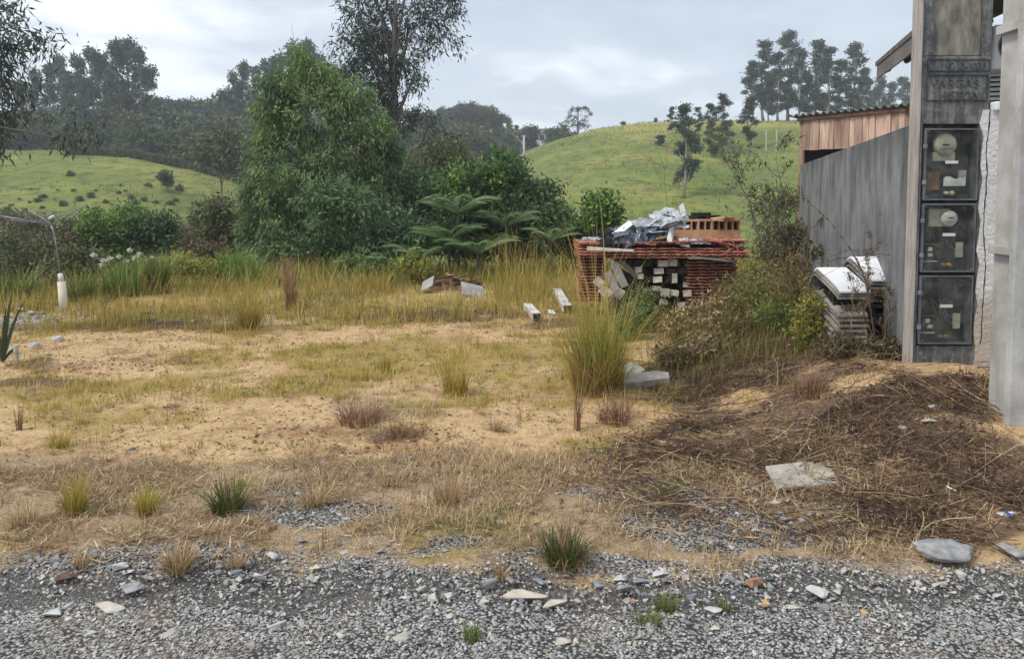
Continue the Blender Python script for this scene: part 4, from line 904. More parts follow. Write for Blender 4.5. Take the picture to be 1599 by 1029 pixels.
def dlot(x, y):
    g, st, gr, dk, bd = masks(x, y); return .9 * np.clip(g, 0, 1) ** 1.6 * (.35 + .65 * (fbm(x * 7, y * 7, 3, 14) > .45)) + .05 * st + .012
chips('lot_gravel', 80000, (-5.2, 4.2, 3.2, 6.2), (.003, .014), GC, 'crushed slate chips strewn over the front of the lot', dlot)
chips('rubble_chips', 2500, (-7.0, -5.3, 9.4, 10.3), (.01, .05), GC, 'grey rubble chips lying by the clothes dryer', lambda x, y: np.exp(-((x + 6.2) / .5) ** 2 - ((y - 9.75) / .25) ** 2))
SC = [(0, (.10, .05, .03)), (.4, (.22, .12, .07)), (.7, (.36, .24, .13)), (1, (.55, .43, .28))]
def dsoil(x, y):
    g, st, gr, dk, bd = masks(x, y); return np.clip(.05 + .5 * ss(.5, .62, fbm(x * 2.2, y * 3.5, 4, 35)) + .55 * dk + .25 * (fbm(x * 1.5, y * 1.5, 3, 33) > .55), 0, 1)
chips('soil_crumbs', 60000, (-7, 4.5, 3.6, 11), (.002, .021), SC, 'clods and crumbs of reddish soil scattered over the bare lot', dsoil)
def dshard(x, y):
    v = 0
    for X, Y, rx, ry in SHZ: v = np.maximum(v, np.exp(-(((x - X) / rx) ** 2 + ((y - Y) / ry) ** 2)))
    return v * (.35 + .65 * (fbm(x * 5, y * 5, 3, 19) > .45))
SHZ = [world_patch(*a)[:4] for a in [(190, 878, 150, 20), (330, 900, 160, 14), (480, 800, 120, 18), (620, 850, 140, 10), (720, 925, 160, 12), (950, 915, 160, 14), (1210, 820, 130, 28), (1280, 925, 160, 16), (1480, 920, 120, 20), (1130, 790, 100, 16), (1330, 880, 120, 10)]]
chips('slate_shards', 15000, (-3.2, 3.2, 3.05, 4.4), (.005, .022), GC, 'broken slate shards heaped along the road edge and in the gravel patches', dshard)
# slabs and boards lying about
def slab_on(X, Y, w, d, th, mat, rz, tilt, label, name='slab', cat='slab', lift=0.0, poly=None):
    p = gpt(X, Y); mb = MB()
    pl = poly or [(-.5, -.5), (.42, -.52), (.5, .1), (.3, .5), (-.35, .45)]
    V = np.array([[a * w, b * d, z] for z in (0, th) for a, b in pl]); n = len(pl)
    mb.add(V, [np.array([[i, (i + 1) % n, (i + 1) % n + n, i + n] for i in range(n)]), np.array([np.arange(n)[::-1], np.arange(n) + n])])
    o = mb.build(name, mat); o.location = (p.x, p.y, p.z + lift); o.rotation_euler = (tilt[0], tilt[1], rz); bevel(o, .004); return tag(o, label, cat)
M['slabcon'] = noisemat('old_mortar_slab', (.25, .23, .20), (.44, .41, .36), 9, bump=.5)
slab_on(1248, 748, .40, .26, .022, M['slabcon'], .15, (.12, -.03), 'broken pale mortar slab lying on the dark twigs', lift=.01)
slab_on(1008, 600, .42, .2, .07, M['slabcon'], .1, (.1, -.1), 'grey concrete block half buried beside the tall grass clump', lift=0)
slab_on(985, 588, .2, .2, .05, M['slabcon'], .5, (.2, -.2), 'small concrete piece left of the half buried block', lift=.02)
RP = [(-.5, -.5), (.5, -.5), (.5, .5), (-.5, .5)]
slab_on(738, 462, .36, .34, .012, M['fibre'], .25, (.5, .25), 'light grey board leaning at the right of the small debris heap', 'board', 'board', .08, RP)
slab_on(668, 456, .22, .36, .012, M['fibre'], -.2, (.4, -.5), 'grey board leaning at the left of the small debris heap', 'board', 'board', .12, RP)
o = crumple('burnt_earth_mound', M['earth'], gpt(706, 452) + Vector((0, .2, .10)), 1.0, .7, .22, (0, 0), 0, 'mound of dark burnt earth and bark between two grey boards', 'mound', 71, .55)
for k in range(9):
    p = gpt(706, 452); r_ = MB().box((0, 0, 0), (random.uniform(.15, .45), .05, .015), jit=.01, rnd=random.random()).build('bark_strip', M['rust'] if k % 2 else M['earth']); r_.location = (p.x + random.uniform(-.3, .4), p.y + random.uniform(-.1, .3), p.z + random.uniform(.08, .2)); r_.rotation_euler = (random.uniform(-.4, .4), random.uniform(-.5, .5), random.uniform(-.6, .6))
    tag(r_, '%s strip lying on the small debris heap' % ('rusty brown' if k % 2 else 'dark bark'), 'bark strip', 'strips on the small debris heap')
M['wornwhite'] = noisemat('worn_white_paint', (.36, .35, .33), (.74, .74, .74), 9, bump=.4)
def box_beam(Xa, Ya, Xb, Yb, w, label):
    A_ = gpt(Xa, Ya); B_ = gpt(Xb, Yb); d = B_ - A_; L_ = d.length; a = math.atan2(d.y, d.x)
    t = empty('box_beam', A_ + Vector((0, 0, w / 2 + .01)), label, 'beam', None, a - math.pi / 2)
    o = MB().box((0, L_ / 2, 0), (w, L_, w * .8), jit=.006).build('shell', M['wornwhite'], t); bevel(o, .006)
    MB().box((0, -.002, 0), (w * .8, .01, w * .6)).build('open_end', M['black'], t); return t
box_beam(838, 503, 824, 487, .11, 'white hollow beam with dark open end lying left of the tall grass')
box_beam(886, 490, 870, 464, .12, 'longer white hollow beam lying behind the tall grass clump')
slab_on(861, 491, .1, .12, .02, M['whitesheet'], .3, (.3, .2), 'small white scrap between the two white beams', 'sheet_scrap', 'sheet scrap', .02)
for (X, Y, w, c, lb) in [(1282, 490 + 292, 10, 'white', 'x')][:0]: pass
slab_on(1484, 783, .03, .05, .006, M['paper'], .8, (.2, .6), 'tiny white scrap on the twigs near the pole', 'litter_scrap', 'litter', .05)
M['blue'] = noisemat('blue_plastic', (.02, .08, .35), (.03, .12, .45), 4)
slab_on(1574, 810, .012, .05, .01, M['blue'], .3, (.2, .2), 'tiny blue plastic bit at the right edge', 'litter_scrap', 'litter', .02)
# ------------------------------------------------------------------ plants
def leaves(P, D, Lh, Wd, rnd, side=None):
    n = len(P); D = D / (np.linalg.norm(D, axis=1)[:, None] + 1e-9)
    r = rng.normal(size=(n, 3)) if side is None else side
    S = np.cross(D, r); S /= np.linalg.norm(S, axis=1)[:, None] + 1e-9
    Lh = np.broadcast_to(Lh, (n,))[:, None]; Wd = np.broadcast_to(Wd, (n,))[:, None]
    V = np.stack([P, P + D * Lh * .45 + S * Wd / 2, P + D * Lh, P + D * Lh * .45 - S * Wd / 2], 1).reshape(-1, 3)
    return V, np.arange(n * 4).reshape(n, 4), np.repeat(rnd, 4)
def blades(P, h, w, az, lean, rnd, seg=3, curl=1.6):
    n = len(P); t = np.linspace(0, 1, seg + 1); dx, dy = np.cos(az), np.sin(az)
    V = []
    for k, tt in enumerate(t):
        fw = lean * tt ** curl; up = tt * np.sqrt(np.clip(1 - (lean * .6) ** 2, .15, 1)) - np.maximum(0, lean - .8) * tt ** 3 * .5
        c = P + np.stack([dx * fw * h, dy * fw * h, up * h], -1)
        ww = w * (1 - tt ** 2 * .92) / 2; sd = np.stack([-dy, dx, np.zeros(n)], -1) * ww[:, None]
        V += [c - sd, c + sd]
    V = np.stack(V, 1).reshape(-1, 3); b = np.arange(n)[:, None] * (2 * (seg + 1)); k = np.arange(seg)[None, :] * 2
    Q = np.stack([b + k, b + k + 1, b + k + 3, b + k + 2], -1).reshape(-1, 4)
    return V, Q, np.repeat(rnd, 2 * (seg + 1))
GRS = {
 'yellow': leafmat('yellow_green_grass', (.22, .19, .035), (.40, .325, .06), (.58, .44, .13), .35),
 'green': leafmat('green_grass', (.07, .11, .03), (.16, .205, .05), (.32, .33, .10), .35),
 'straw': leafmat('dry_straw', (.20, .125, .07), (.44, .31, .17), (.70, .56, .35), .25),
 'rust': leafmat('reddish_dry_grass', (.13, .06, .04), (.26, .14, .085), (.42, .28, .17), .2),
 'tuss': leafmat('tussock_blades', (.035, .06, .018), (.09, .13, .03), (.30, .22, .10), .3),
 'tall': leafmat('tall_golden_grass', (.22, .19, .04), (.42, .33, .07), (.60, .45, .14), .35),
 'brownolive': leafmat('olive_brown_leaves', (.10, .085, .03), (.19, .16, .05), (.28, .25, .09), .3),
 'weedgreen': leafmat('weed_leaves', (.08, .14, .03), (.16, .25, .05), (.28, .36, .10), .35),
}
CLR = gpt(706, 452)
def clr(x, y): return 1 - np.exp(-((x - CLR.x) / .8) ** 4 - ((y - CLR.y + .6) / 1.3) ** 4)
def stuffgrass(name, N, region, hh, ww, mat, dens, label, lean=(.1, .9), seg=2, prost=False):
    xs = rng.uniform(region[0], region[1], N); ys = region[2] + (region[3] - region[2]) * rng.random(N)
    keep = rng.random(N) < dens(xs, ys); xs, ys = xs[keep], ys[keep]; n = len(xs)
    cl = fbm(xs * 2.2, ys * 2.2, 3, 77)
    h = rng.uniform(hh[0], hh[1], n) * (.5 + cl); w = rng.uniform(ww[0], ww[1], n)
    P = np.stack([xs, ys, zf(xs, ys) - .004], -1)
    V, Q, r_ = blades(P, h, w, rng.uniform(0, 2 * math.pi, n), rng.uniform(lean[0], lean[1], n), np.clip(rng.normal(.5, .22, n) + (cl - .5) * .8, 0, 1), seg)
    me = raw_mesh(name, V, [Q], {'rnd': r_}); return tag(obj(name, me, GRS[mat]), label, 'grass', kind='stuff')
def D_(k, base=0.0, extra=None):
    def f(x, y):
        m_ = masks(x, y); g, st, gr, dk, bd = m_
        v = {'st': st, 'gr': gr, 'dk': dk}[k] * (1 - .75 * g * (k != 'st')) * (1 - .4 * g) + base
        cl = ss(.40, .62, fbm(x * 3.2, y * 3.2, 4, 55)); v = v * (.10 + .90 * cl)
        if extra: v = v * extra(x, y)
        return v * (y > road_edge(x) + .02)
    return f
stuffgrass('dry_straw_grass', 125000, (-4.6, 3.3, 3.2, 5.2), (.02, .095), (.0025, .005), 'straw', D_('st', .0), 'matted dry straw grass along the front of the lot', (.5, 1.6))
stuffgrass('sparse_straw', 70000, (-7, 4, 4.6, 10), (.02, .09), (.003, .006), 'straw', D_('st', .06), 'sparse dry stems over the bare middle of the lot', (.2, 1.3))
stuffgrass('yellow_green_grass', 110000, (-7, 3.5, 4.4, 9.5), (.02, .10), (.003, .006), 'yellow', D_('gr', .03), 'short yellow-green grass patches on the lot', (.2, .9))
stuffgrass('front_green_grass', 26000, (-3.5, 3.0, 3.3, 4.4), (.02, .08), (.003, .005), 'green', D_('gr'), 'low green grass patch behind the road edge', (.2, .9))
stuffgrass('rear_olive_weeds', 30000, (-10, 5, 9.5, 16), (.05, .26), (.006, .012), 'brownolive', lambda x, y: .7 * ss(.45, .6, fbm(x * 1.1 + 9, y * 1.1, 4, 29)) * clr(x, y), 'olive brown weeds mixed along the back of the lot', (.2, 1.1), 3)
stuffgrass('rear_yellow_grass', 80000, (-10, 6, 9, 17), (.05, .22), (.005, .011), 'yellow', lambda x, y: np.clip(D_('gr')(x, y) * 1.2 + .1 * (y > 12), 0, 1) * (y < edge(x) + 2.5) * (.1 + .9 * clr(x, y)), 'knee high yellow-green grass along the back of the lot', (.1, .7), 3)
stuffgrass('rear_straw_grass', 30000, (-9, 5, 8.7, 15), (.06, .24), (.005, .010), 'straw', lambda x, y: .35 * D_('gr')(x, y), 'dry straw coloured grass mixed into the back of the lot', (.1, .8), 3)
def dedge(lo, hi):
    return lambda x, y: ss(lo, lo + .8, y - edge(x)) * (1 - ss(hi - 1, hi, y - edge(x))) * clr(x, y) * ss(.42, .55, fbm(x * .8, y * .8, 3, 12) + .08)
stuffgrass('bank_green_grass', 46000, (-12, 6, 8, 19), (.10, .34), (.007, .015), 'green', dedge(-1.4, 3.5), 'tall green grass on the lip of the bank behind the lot', (.15, .8), 3)
stuffgrass('bank_gold_grass', 16000, (-12, 6, 8, 19), (.18, .55), (.007, .013), 'tall', dedge(-1.8, 2.5), 'golden grass stalks on the lip of the bank', (.15, .8), 3)
stuffgrass('weedy_dry_grass', 22000, (1.2, 4.2, 5.6, 10), (.08, .34), (.003, .006), 'brownolive', lambda x, y: .8 * np.exp(-((x - 2.3 - (y - 7.5) * .2) / .8) ** 2 - ((y - 7.6) / 1.3) ** 2), 'olive brown dry grass among the weeds before the wall', (.1, .9), 3)
# pasture tufts on the slopes right behind the bank
stuffgrass('slope_grass', 26000, (-34, 10, 17, 42), (.15, .5), (.03, .07), 'green', lambda x, y: .8 + 0 * x, 'rough green grass on the slope below the lot', (.1, .8), 2)

stuffgrass('pasture_tufts', 60000, (-75, 75, 40, 135), (.10, .34), (.03, .09), 'green', lambda x, y: .9 * ss(.42, .6, fbm(x * .25, y * .25, 4, 31)), 'coarse green tufts dotting the grazed hills', (.1, .8), 2)
stuffgrass('pasture_dry_tufts', 16000, (-75, 75, 40, 135), (.10, .32), (.03, .08), 'tall', lambda x, y: .8 * ss(.45, .62, fbm(x * .2 + 40, y * .3, 4, 37)), 'dry yellow tufts dotting the grazed hills', (.1, .8), 2)
# --- twigs and dead litter at the right
def twig_litter(name, N, dens, region, L_, rad, label, lift=.06, mat='twig', arch=.12):
    xs = rng.uniform(region[0], region[1], N); ys = rng.uniform(region[2], region[3], N); k = rng.random(N) < dens(xs, ys); xs, ys = xs[k], ys[k]; n = len(xs)
    a = rng.normal(.15, 1.0, n) + math.pi * rng.integers(0, 2, n); l = rng.uniform(L_[0], L_[1], n) * (.4 + rng.random(n)); seg = 4
    t = np.linspace(-.5, .5, seg + 1); bend = rng.normal(0, .5, n); pz = rng.random(n) ** 2 * lift; sl = rng.normal(0, .16, n)
    C = []
    for tt in t:
        px_ = xs + np.cos(a) * l * tt - np.sin(a) * l * bend * tt * tt; py_ = ys + np.sin(a) * l * tt + np.cos(a) * l * bend * tt * tt
        C.append(np.stack([px_, py_, np.maximum(zf(px_, py_) + .004, zf(px_, py_) + pz + l * sl * tt + arch * l * (.25 - tt * tt))], -1))
    C = np.stack(C, 1); r_ = rng.uniform(rad[0], rad[1], n)
    T = np.stack([np.cos(a), np.sin(a), np.zeros(n)], -1); S = np.stack([-np.sin(a), np.cos(a), np.zeros(n)], -1); U = np.array([0, 0, 1.0])
    V = []
    for k in range(seg + 1):
        tp = r_ * (1 - .55 * k / seg)
        for th in (0, 2.1, 4.2): V.append(C[:, k] + S * (tp * math.cos(th))[:, None] + U * (tp * math.sin(th))[:, None])
    V = np.stack(V, 1).reshape(-1, 3); b = np.arange(n)[:, None] * (3 * (seg + 1)); q = []
    for k in range(seg):
        for j in range(3): q.append(np.stack([b[:, 0] + 3 * k + j, b[:, 0] + 3 * k + (j + 1) % 3, b[:, 0] + 3 * k + 3 + (j + 1) % 3, b[:, 0] + 3 * k + 3 + j], -1))
    me = raw_mesh(name, V, [np.vstack(q)], {'rnd': np.repeat(np.clip(rng.normal(.45, .25, n), 0, 1), 3 * (seg + 1))})
    return tag(obj(name, me, M[mat] if mat in M else GRS[mat]), label, 'twigs', kind='stuff')
def ddk(x, y): return np.clip(.8 * masks(x, y)[3] * ss(.4, 1.0, x) * (.05 + 1.0 * ss(.38, .58, fbm(x * 2.6, y * 3.4, 4, 91))), 0, 1)
twig_litter('long_dead_stems', 1500, ddk, (.4, 4.2, 3.4, 8.2), (.25, .8), (.0018, .0042), 'long dark dead stems lying over the twig litter at right', .10, 'twig', .25)
twig_litter('twig_litter', 52000, ddk, (.4, 4.2, 3.3, 8.2), (.03, .20), (.0009, .0024), 'tangled dark dead twigs covering the mound at right')
twig_litter('straw_stalks', 2600, lambda x, y: np.clip(masks(x, y)[3] * (x > .6) * .8 + .7 * np.exp(-((x - 2.4) / 1.6) ** 2 - ((y - 3.7) / .35) ** 2), 0, 1), (.3, 4.0, 3.25, 6.0), (.06, .38), (.0015, .003), 'pale dry stalks lying over the twigs and gravel at right', .07, 'straw')
twig_litter('fallen_straw', 9000, D_('st', .02), (-4.6, 3.3, 3.3, 5.2), (.05, .22), (.001, .0022), 'fallen straw lying on the front of the lot', .03, 'straw')
twig_litter('dead_brush', 3600, lambda x, y: np.exp(-((x - 3.0 - (y - 8) * .12) / .55) ** 2 - ((y - 8.6) / 1.9) ** 2), (1.6, 4.6, 6, 12), (.3, 1.0), (.002, .005), 'mass of dead brown brush along the foot of the grey wall', .75, 'twig', .3)

def clumps(name, N, region, dens, per, h, spread, mat, label, bw=.0045):
    xs = rng.uniform(region[0], region[1], N); ys = rng.uniform(region[2], region[3], N); k = rng.random(N) < dens(xs, ys); xs, ys = xs[k], ys[k]; m = len(xs)
    sc = rng.uniform(.4, 1.2, m); k = np.repeat(np.arange(m), per); n = len(k)
    a = rng.uniform(0, 6.28, n); r0 = np.sqrt(rng.random(n)) * spread * sc[k]; px_ = xs[k] + r0 * np.cos(a); py_ = ys[k] + r0 * np.sin(a)
    V, Q, r_ = blades(np.stack([px_, py_, zf(px_, py_) - .004], -1), h * sc[k] * rng.uniform(.3, 1.1, n), rng.uniform(.6, 1.3, n) * bw, a + rng.normal(0, .9, n), rng.uniform(.1, 1.3, n), np.clip(rng.normal(.5, .2, n) + rng.normal(0, .2, m)[k], 0, 1), 3)
    return tag(obj(name, raw_mesh(name, V, [Q], {'rnd': r_}), GRS[mat]), label, 'grass', kind='stuff')
clumps('mixed_yellow_tufts', 2600, (-7, 3.2, 4.6, 11.5), lambda x, y: np.clip(masks(x, y)[2] * .5 + .03, 0, 1) * (masks(x, y)[3] < .4), 26, .11, .06, 'yellow', 'small yellow-green tufts dotted all over the lot')
clumps('mixed_rust_tufts', 1100, (-7, 3.4, 4.2, 11.5), lambda x, y: .22 + 0 * x, 22, .07, .06, 'rust', 'small reddish dry tufts dotted over the lot')
clumps('mixed_straw_tufts', 1100, (-4.6, 3.2, 3.25, 6.5), lambda x, y: np.clip(masks(x, y)[1] * .5 + .04, 0, 1), 28, .09, .05, 'straw', 'small straw tufts dotted over the front of the lot')
clumps('mixed_green_tufts', 500, (-4.6, 2.6, 3.3, 8), lambda x, y: .10 + .3 * masks(x, y)[2], 24, .06, .05, 'green', 'small green tufts dotted over the lot')
# --- leaf litter and flattened dead grass
def litter(name, N, region, dens, L_, cols, label, wr=(.15, .5)):
    xs = rng.uniform(region[0], region[1], N); ys = rng.uniform(region[2], region[3], N); k = rng.random(N) < dens(xs, ys); xs, ys = xs[k], ys[k]; n = len(xs)
    a = rng.uniform(0, 6.28, n); D = np.stack([np.cos(a), np.sin(a), rng.normal(.1, .3, n)], -1); l = rng.uniform(L_[0], L_[1], n)
    V, Q, r_ = leaves(np.stack([xs, ys, zf(xs, ys) + .004 + .012 * rng.random(n)], -1), D, l, l * rng.uniform(*wr, n), rng.random(n), side=np.tile([0, 0, 1.0], (n, 1)) + rng.normal(0, .35, (n, 3)))
    return tag(obj(name, raw_mesh(name, V, [Q], {'rnd': r_}), leafmat(name + '_mat', *cols, .1, .8)), label, 'litter', kind='stuff')
GRW = [world_patch(*a) for a in [(950, 700, 70, 16, 1), (1050, 765, 60, 10, 1), (1090, 740, 40, 6, .8), (720, 835, 110, 22, .8), (640, 880, 50, 8, .8), (570, 575, 70, 14, 1), (1060, 670, 50, 10, .8), (340, 728, 40, 5, .6), (740, 610, 60, 16, .7), (530, 460, 120, 8, .8), (970, 560, 40, 30, .6)]]
litter('low_green_weeds', 60000, (-5, 3.2, 3.3, 13), lambda x, y: ss(.4, .95, msk(GRW, x, y) + (fbm(x * 4, y * 4, 4, 48) - .5) * 1.6), (.012, .04), ((.12, .17, .03), (.24, .30, .05), (.40, .42, .10)), 'low yellow-green creeping weeds in patches on the lot')
RED = [world_patch(*a) for a in [(260, 512, 120, 10, 1), (560, 690, 200, 18, .9), (700, 490, 200, 12, .9), (150, 575, 150, 22, .7), (820, 500, 100, 14, .8), (640, 670, 60, 10, 1), (330, 610, 160, 12, .4), (950, 740, 140, 30, .9), (700, 740, 150, 14, .6), (430, 520, 120, 10, .5), (1040, 690, 80, 30, .9)]]
litter('reddish_litter', 110000, (-8, 3.2, 3.9, 11.5), lambda x, y: np.clip(ss(.35, .9, msk(RED, x, y) + (fbm(x * 3, y * 4, 4, 44) - .5) * 1.8) + .05, 0, 1), (.012, .05), ((.10, .045, .025), (.24, .115, .065), (.42, .25, .14)), 'reddish brown dead leaves and crumbs strewn in patches over the lot')
litter('dark_litter', 90000, (.4, 4.2, 3.3, 9), ddk, (.01, .045), ((.03, .02, .016), (.11, .07, .05), (.34, .24, .16)), 'dark dead leaves lying among the twigs at right')
litter('straw_litter', 95000, (-4.8, 3.6, 3.2, 5.8), D_('st', .05), (.02, .085), ((.17, .105, .06), (.38, .27, .155), (.64, .52, .36)), 'bleached bits of dead grass lying on the front of the lot', (.04, .11))
# --- tufts one can point at
def tuft(X, Y, hpx, wpx, n, mat, label, name='grass_tuft', bw=.005, seg=4, cat='grass tuft', leanmax=None, group=None, stalk=0, stalkh=1.6, az0=None):
    p = gpt(X, Y); h = hpx / F * p.y; w = wpx / F * p.y / 2
    r0 = w * .42 * np.sqrt(rng.random(n)); a0 = rng.uniform(0, 2 * math.pi, n)
    P = np.stack([r0 * np.cos(a0), r0 * np.sin(a0), np.full(n, -.01)], -1)
    hh = h * rng.uniform(.3, 1.1, n); lm = leanmax if leanmax is not None else min(1.25, w / h * 1.3)
    az = a0 + rng.normal(0, 1.0, n)
    V, Q, r_ = blades(P, hh, rng.uniform(.6, 1.3, n) * bw, az, rng.uniform(.05, 1.15, n) * lm, np.clip(rng.normal(.5, .25, n), 0, 1), seg)
    t = obj(name, raw_mesh(name, V, [Q], {'rnd': r_}), GRS[mat]); t.location = p; tag(t, label, cat, group)
    if stalk:
        n2 = stalk; a0 = rng.uniform(0, 2 * math.pi, n2) if az0 is None else rng.normal(az0, .9, n2)
        P = np.stack([rng.normal(0, w * .12, n2), rng.normal(0, w * .12, n2), np.zeros(n2)], -1)
        V, Q, r_ = blades(P, h * stalkh * rng.uniform(.6, 1.05, n2), np.full(n2, bw * .75), a0, rng.uniform(.1, .75, n2), np.clip(rng.normal(.75, .2, n2), 0, 1), 7, 2.2)
        s_ = obj('seed_stalks', raw_mesh('seed_stalks', V, [Q], {'rnd': r_}), GRS['tall'] if mat != 'tuss' else GRS['rust'], t)
    return t
big = tuft(932, 612, 180, 190, 600, 'tall', 'tall golden grass clump with arching stalks in front of the tile pile', 'tall_grass_clump', .006, 7, 'grass clump', 1.0, stalk=64, stalkh=1.8, az0=2.7)
tuft(935, 612, 150, 130, 260, 'weedgreen', 'greener inner blades at the heart of the tall golden clump', 'tall_grass_clump', .008, 5, 'grass clump', .4)
tuft(938, 615, 75, 110, 260, 'rust', 'brown dead blades at the foot of the tall golden clump', 'dead_grass_clump', .007, 5, 'grass clump', .6)
tuft(903, 672, 150, 36, 26, 'rust', 'few thin upright brown stems left of the tall clump', 'thin_stems', .006, 6, 'grass tuft', .3)
tuft(880, 878, 66, 120, 300, 'tuss', 'dark green tussock with dead stems at the road edge', 'tussock', .0065, 5, 'tussock', 1.15, stalk=30, stalkh=1.6)
tuft(885, 880, 34, 150, 200, 'straw', 'straw skirt lying round the dark tussock at the road edge', 'straw_skirt', .004, 4, 'grass tuft', 1.25)
tuft(355, 800, 62, 100, 260, 'tuss', 'dark green tuft left of centre at the gravel', 'grass_tuft', .0055, 5, 'grass tuft', .95, stalk=14, stalkh=1.7)
tuft(372, 762, 26, 50, 120, 'yellow', 'small yellow tuft behind the dark green tuft')
tuft(118, 805, 70, 66, 240, 'yellow', 'upright yellow-green tuft at left before the straw', bw=.005, leanmax=.5)
tuft(230, 805, 50, 60, 200, 'yellow', 'shorter yellow-green tuft between two larger ones at left')
tuft(93, 698, 34, 60, 150, 'yellow', 'small yellow tuft on bare soil at left')
tuft(390, 514, 60, 80, 300, 'tall', 'rounded golden clump at the back left of the lot', 'grass_clump', .009, 5, 'grass clump', .75, stalk=24, stalkh=1.3)
tuft(455, 484, 90, 40, 90, 'rust', 'thin reddish dry clump right of the rounded golden one', 'dry_clump', .010, 5, 'grass clump', .35)
tuft(602, 582, 40, 34, 120, 'yellow', 'bright yellow tuft in the middle of the lot')
tuft(712, 615, 62, 90, 240, 'tall', 'yellow tuft left of the tall golden clump', bw=.006, leanmax=.5)
tuft(775, 672, 28, 50, 130, 'straw', 'pale straw tuft in front of the yellow tuft')
tuft(560, 660, 44, 150, 320, 'rust', 'wide reddish dry patch of stems in the middle of the lot', 'dry_stem_patch', .005, 4, 'grass patch', 1.2)
tuft(625, 680, 26, 90, 170, 'rust', 'smaller reddish dry patch at the right of the wide one', 'dry_stem_patch', .005, 4, 'grass patch', 1.2)
tuft(735, 1000, 34, 60, 110, 'green', 'small green tuft in the road gravel at bottom', bw=.004, leanmax=.8)
tuft(1040, 953, 30, 70, 150, 'green', 'green tuft in the gravel right of the tussock', bw=.004, leanmax=.8)
tuft(1012, 977, 26, 80, 150, 'green', 'green tuft lowest of three right of the tussock', bw=.004, leanmax=.8)
tuft(1133, 951, 18, 44, 90, 'green', 'small green tuft rightmost of three in the gravel', bw=.004, leanmax=.8)
tuft(128, 888, 30, 50, 120, 'straw', 'straw tuft on the gravel heap at left')
tuft(280, 890, 50, 90, 260, 'straw', 'thick straw tuft spilling onto the gravel heap at left', bw=.005, leanmax=.9)
tuft(370, 888, 30, 40, 110, 'straw', 'straw tuft beside the pale stones at the road edge')
tuft(40, 820, 40, 90, 240, 'straw', 'wide straw tuft at the far left before the road')
tuft(700, 790, 60, 90, 260, 'straw', 'wispy straw tuft behind the green patch in the centre', bw=.004, leanmax=.6)
tuft(490, 790, 40, 70, 180, 'straw', 'straw tuft behind the slate patch')
tuft(785, 905, 24, 40, 90, 'straw', 'straw tuft left of the tussock roots')
tuft(30, 672, 50, 20, 40, 'rust', 'thin dry stems at the left edge of the lot')
tuft(1265, 620, 50, 110, 170, 'rust', 'dry dark stems rising from the twigs below the white sheets', 'dry_stem_patch', .006, 4, 'grass patch', .9)
tuft(960, 660, 60, 120, 220, 'rust', 'reddish dry stems right of the thin upright ones', 'dry_stem_patch', .005, 4, 'grass patch', 1.0)
tuft(1040, 775, 22, 80, 150, 'green', 'low green patch left of the mortar slab', bw=.004)
tuft(248, 458, 70, 62, 420, 'green', 'dense dark green grass tussock behind the bare soil at left', 'tussock', .016, 5, 'tussock', .5)
tuft(130, 470, 60, 90, 160, 'green', 'broad green grass clump just right of the dryer', 'grass_clump', .02, 5, 'grass clump', .7)
tuft(30, 470, 64, 120, 260, 'green', 'broad green grass clump at the far left behind the dryer', 'grass_clump', .02, 5, 'grass clump', .8)
tuft(190, 462, 70, 120, 200, 'weedgreen', 'leafy green clump between the dryer and the dark tussock', 'grass_clump', .018, 5, 'grass clump', .8)
tuft(380, 445, 60, 120, 240, 'weedgreen', 'leafy green clump behind the rounded golden one', 'grass_clump', .018, 5, 'grass clump', .8)
tuft(810, 470, 110, 200, 170, 'tall', 'tall golden grass behind the white beams', 'tall_grass_clump', .008, 6, 'grass clump', .6, stalk=24, stalkh=1.3, az0=2.8)
tuft(580, 455, 40, 160, 260, 'yellow', 'yellow grass clump before the big leafy tree', 'grass_clump', .012, 5, 'grass clump', .9)
# spiky leaves at left edge
t = empty('spiky_plant', gpt(2, 566), 'dark spiky long leaved plant cut by the left edge of the photo', 'plant')
mb = MB()
for (X, Y, b) in [(-30, 470, .0), (22, 455, .1), (40, 478, .05), (10, 490, 0), (46, 551, .15), (-10, 500, 0)]:
    A_ = np.array(gpt(4, 566)) - np.array(t.location); B_ = np.array(at(X, Y, gpt(2, 566).y + b)) - np.array(t.location)
    q = np.array([A_ + (B_ - A_) * s_ + np.array([0, 0, .10 * math.sin(s_ * 2.6)]) for s_ in np.linspace(0, 1, 7)]); wv = np.array([.012, .016, .017, .015, .011, .006, .001])
    V = np.concatenate([q - np.outer(wv, [1, .2, 0]), q + np.outer(wv, [1, .2, 0])]); i = np.arange(6)
    mb.add(V, [np.stack([i, i + 1, i + 8, i + 7], -1)], rng.uniform(0, .5))
mb.build('leaves', leafmat('spiky_leaf', (.03, .045, .02), (.06, .085, .03), (.12, .14, .05), .2), t)
MB().tube([[.15, 0, -.05], [.14, 0, .16]], .02, 8).build('dead_stub', M['cut_end'], t)

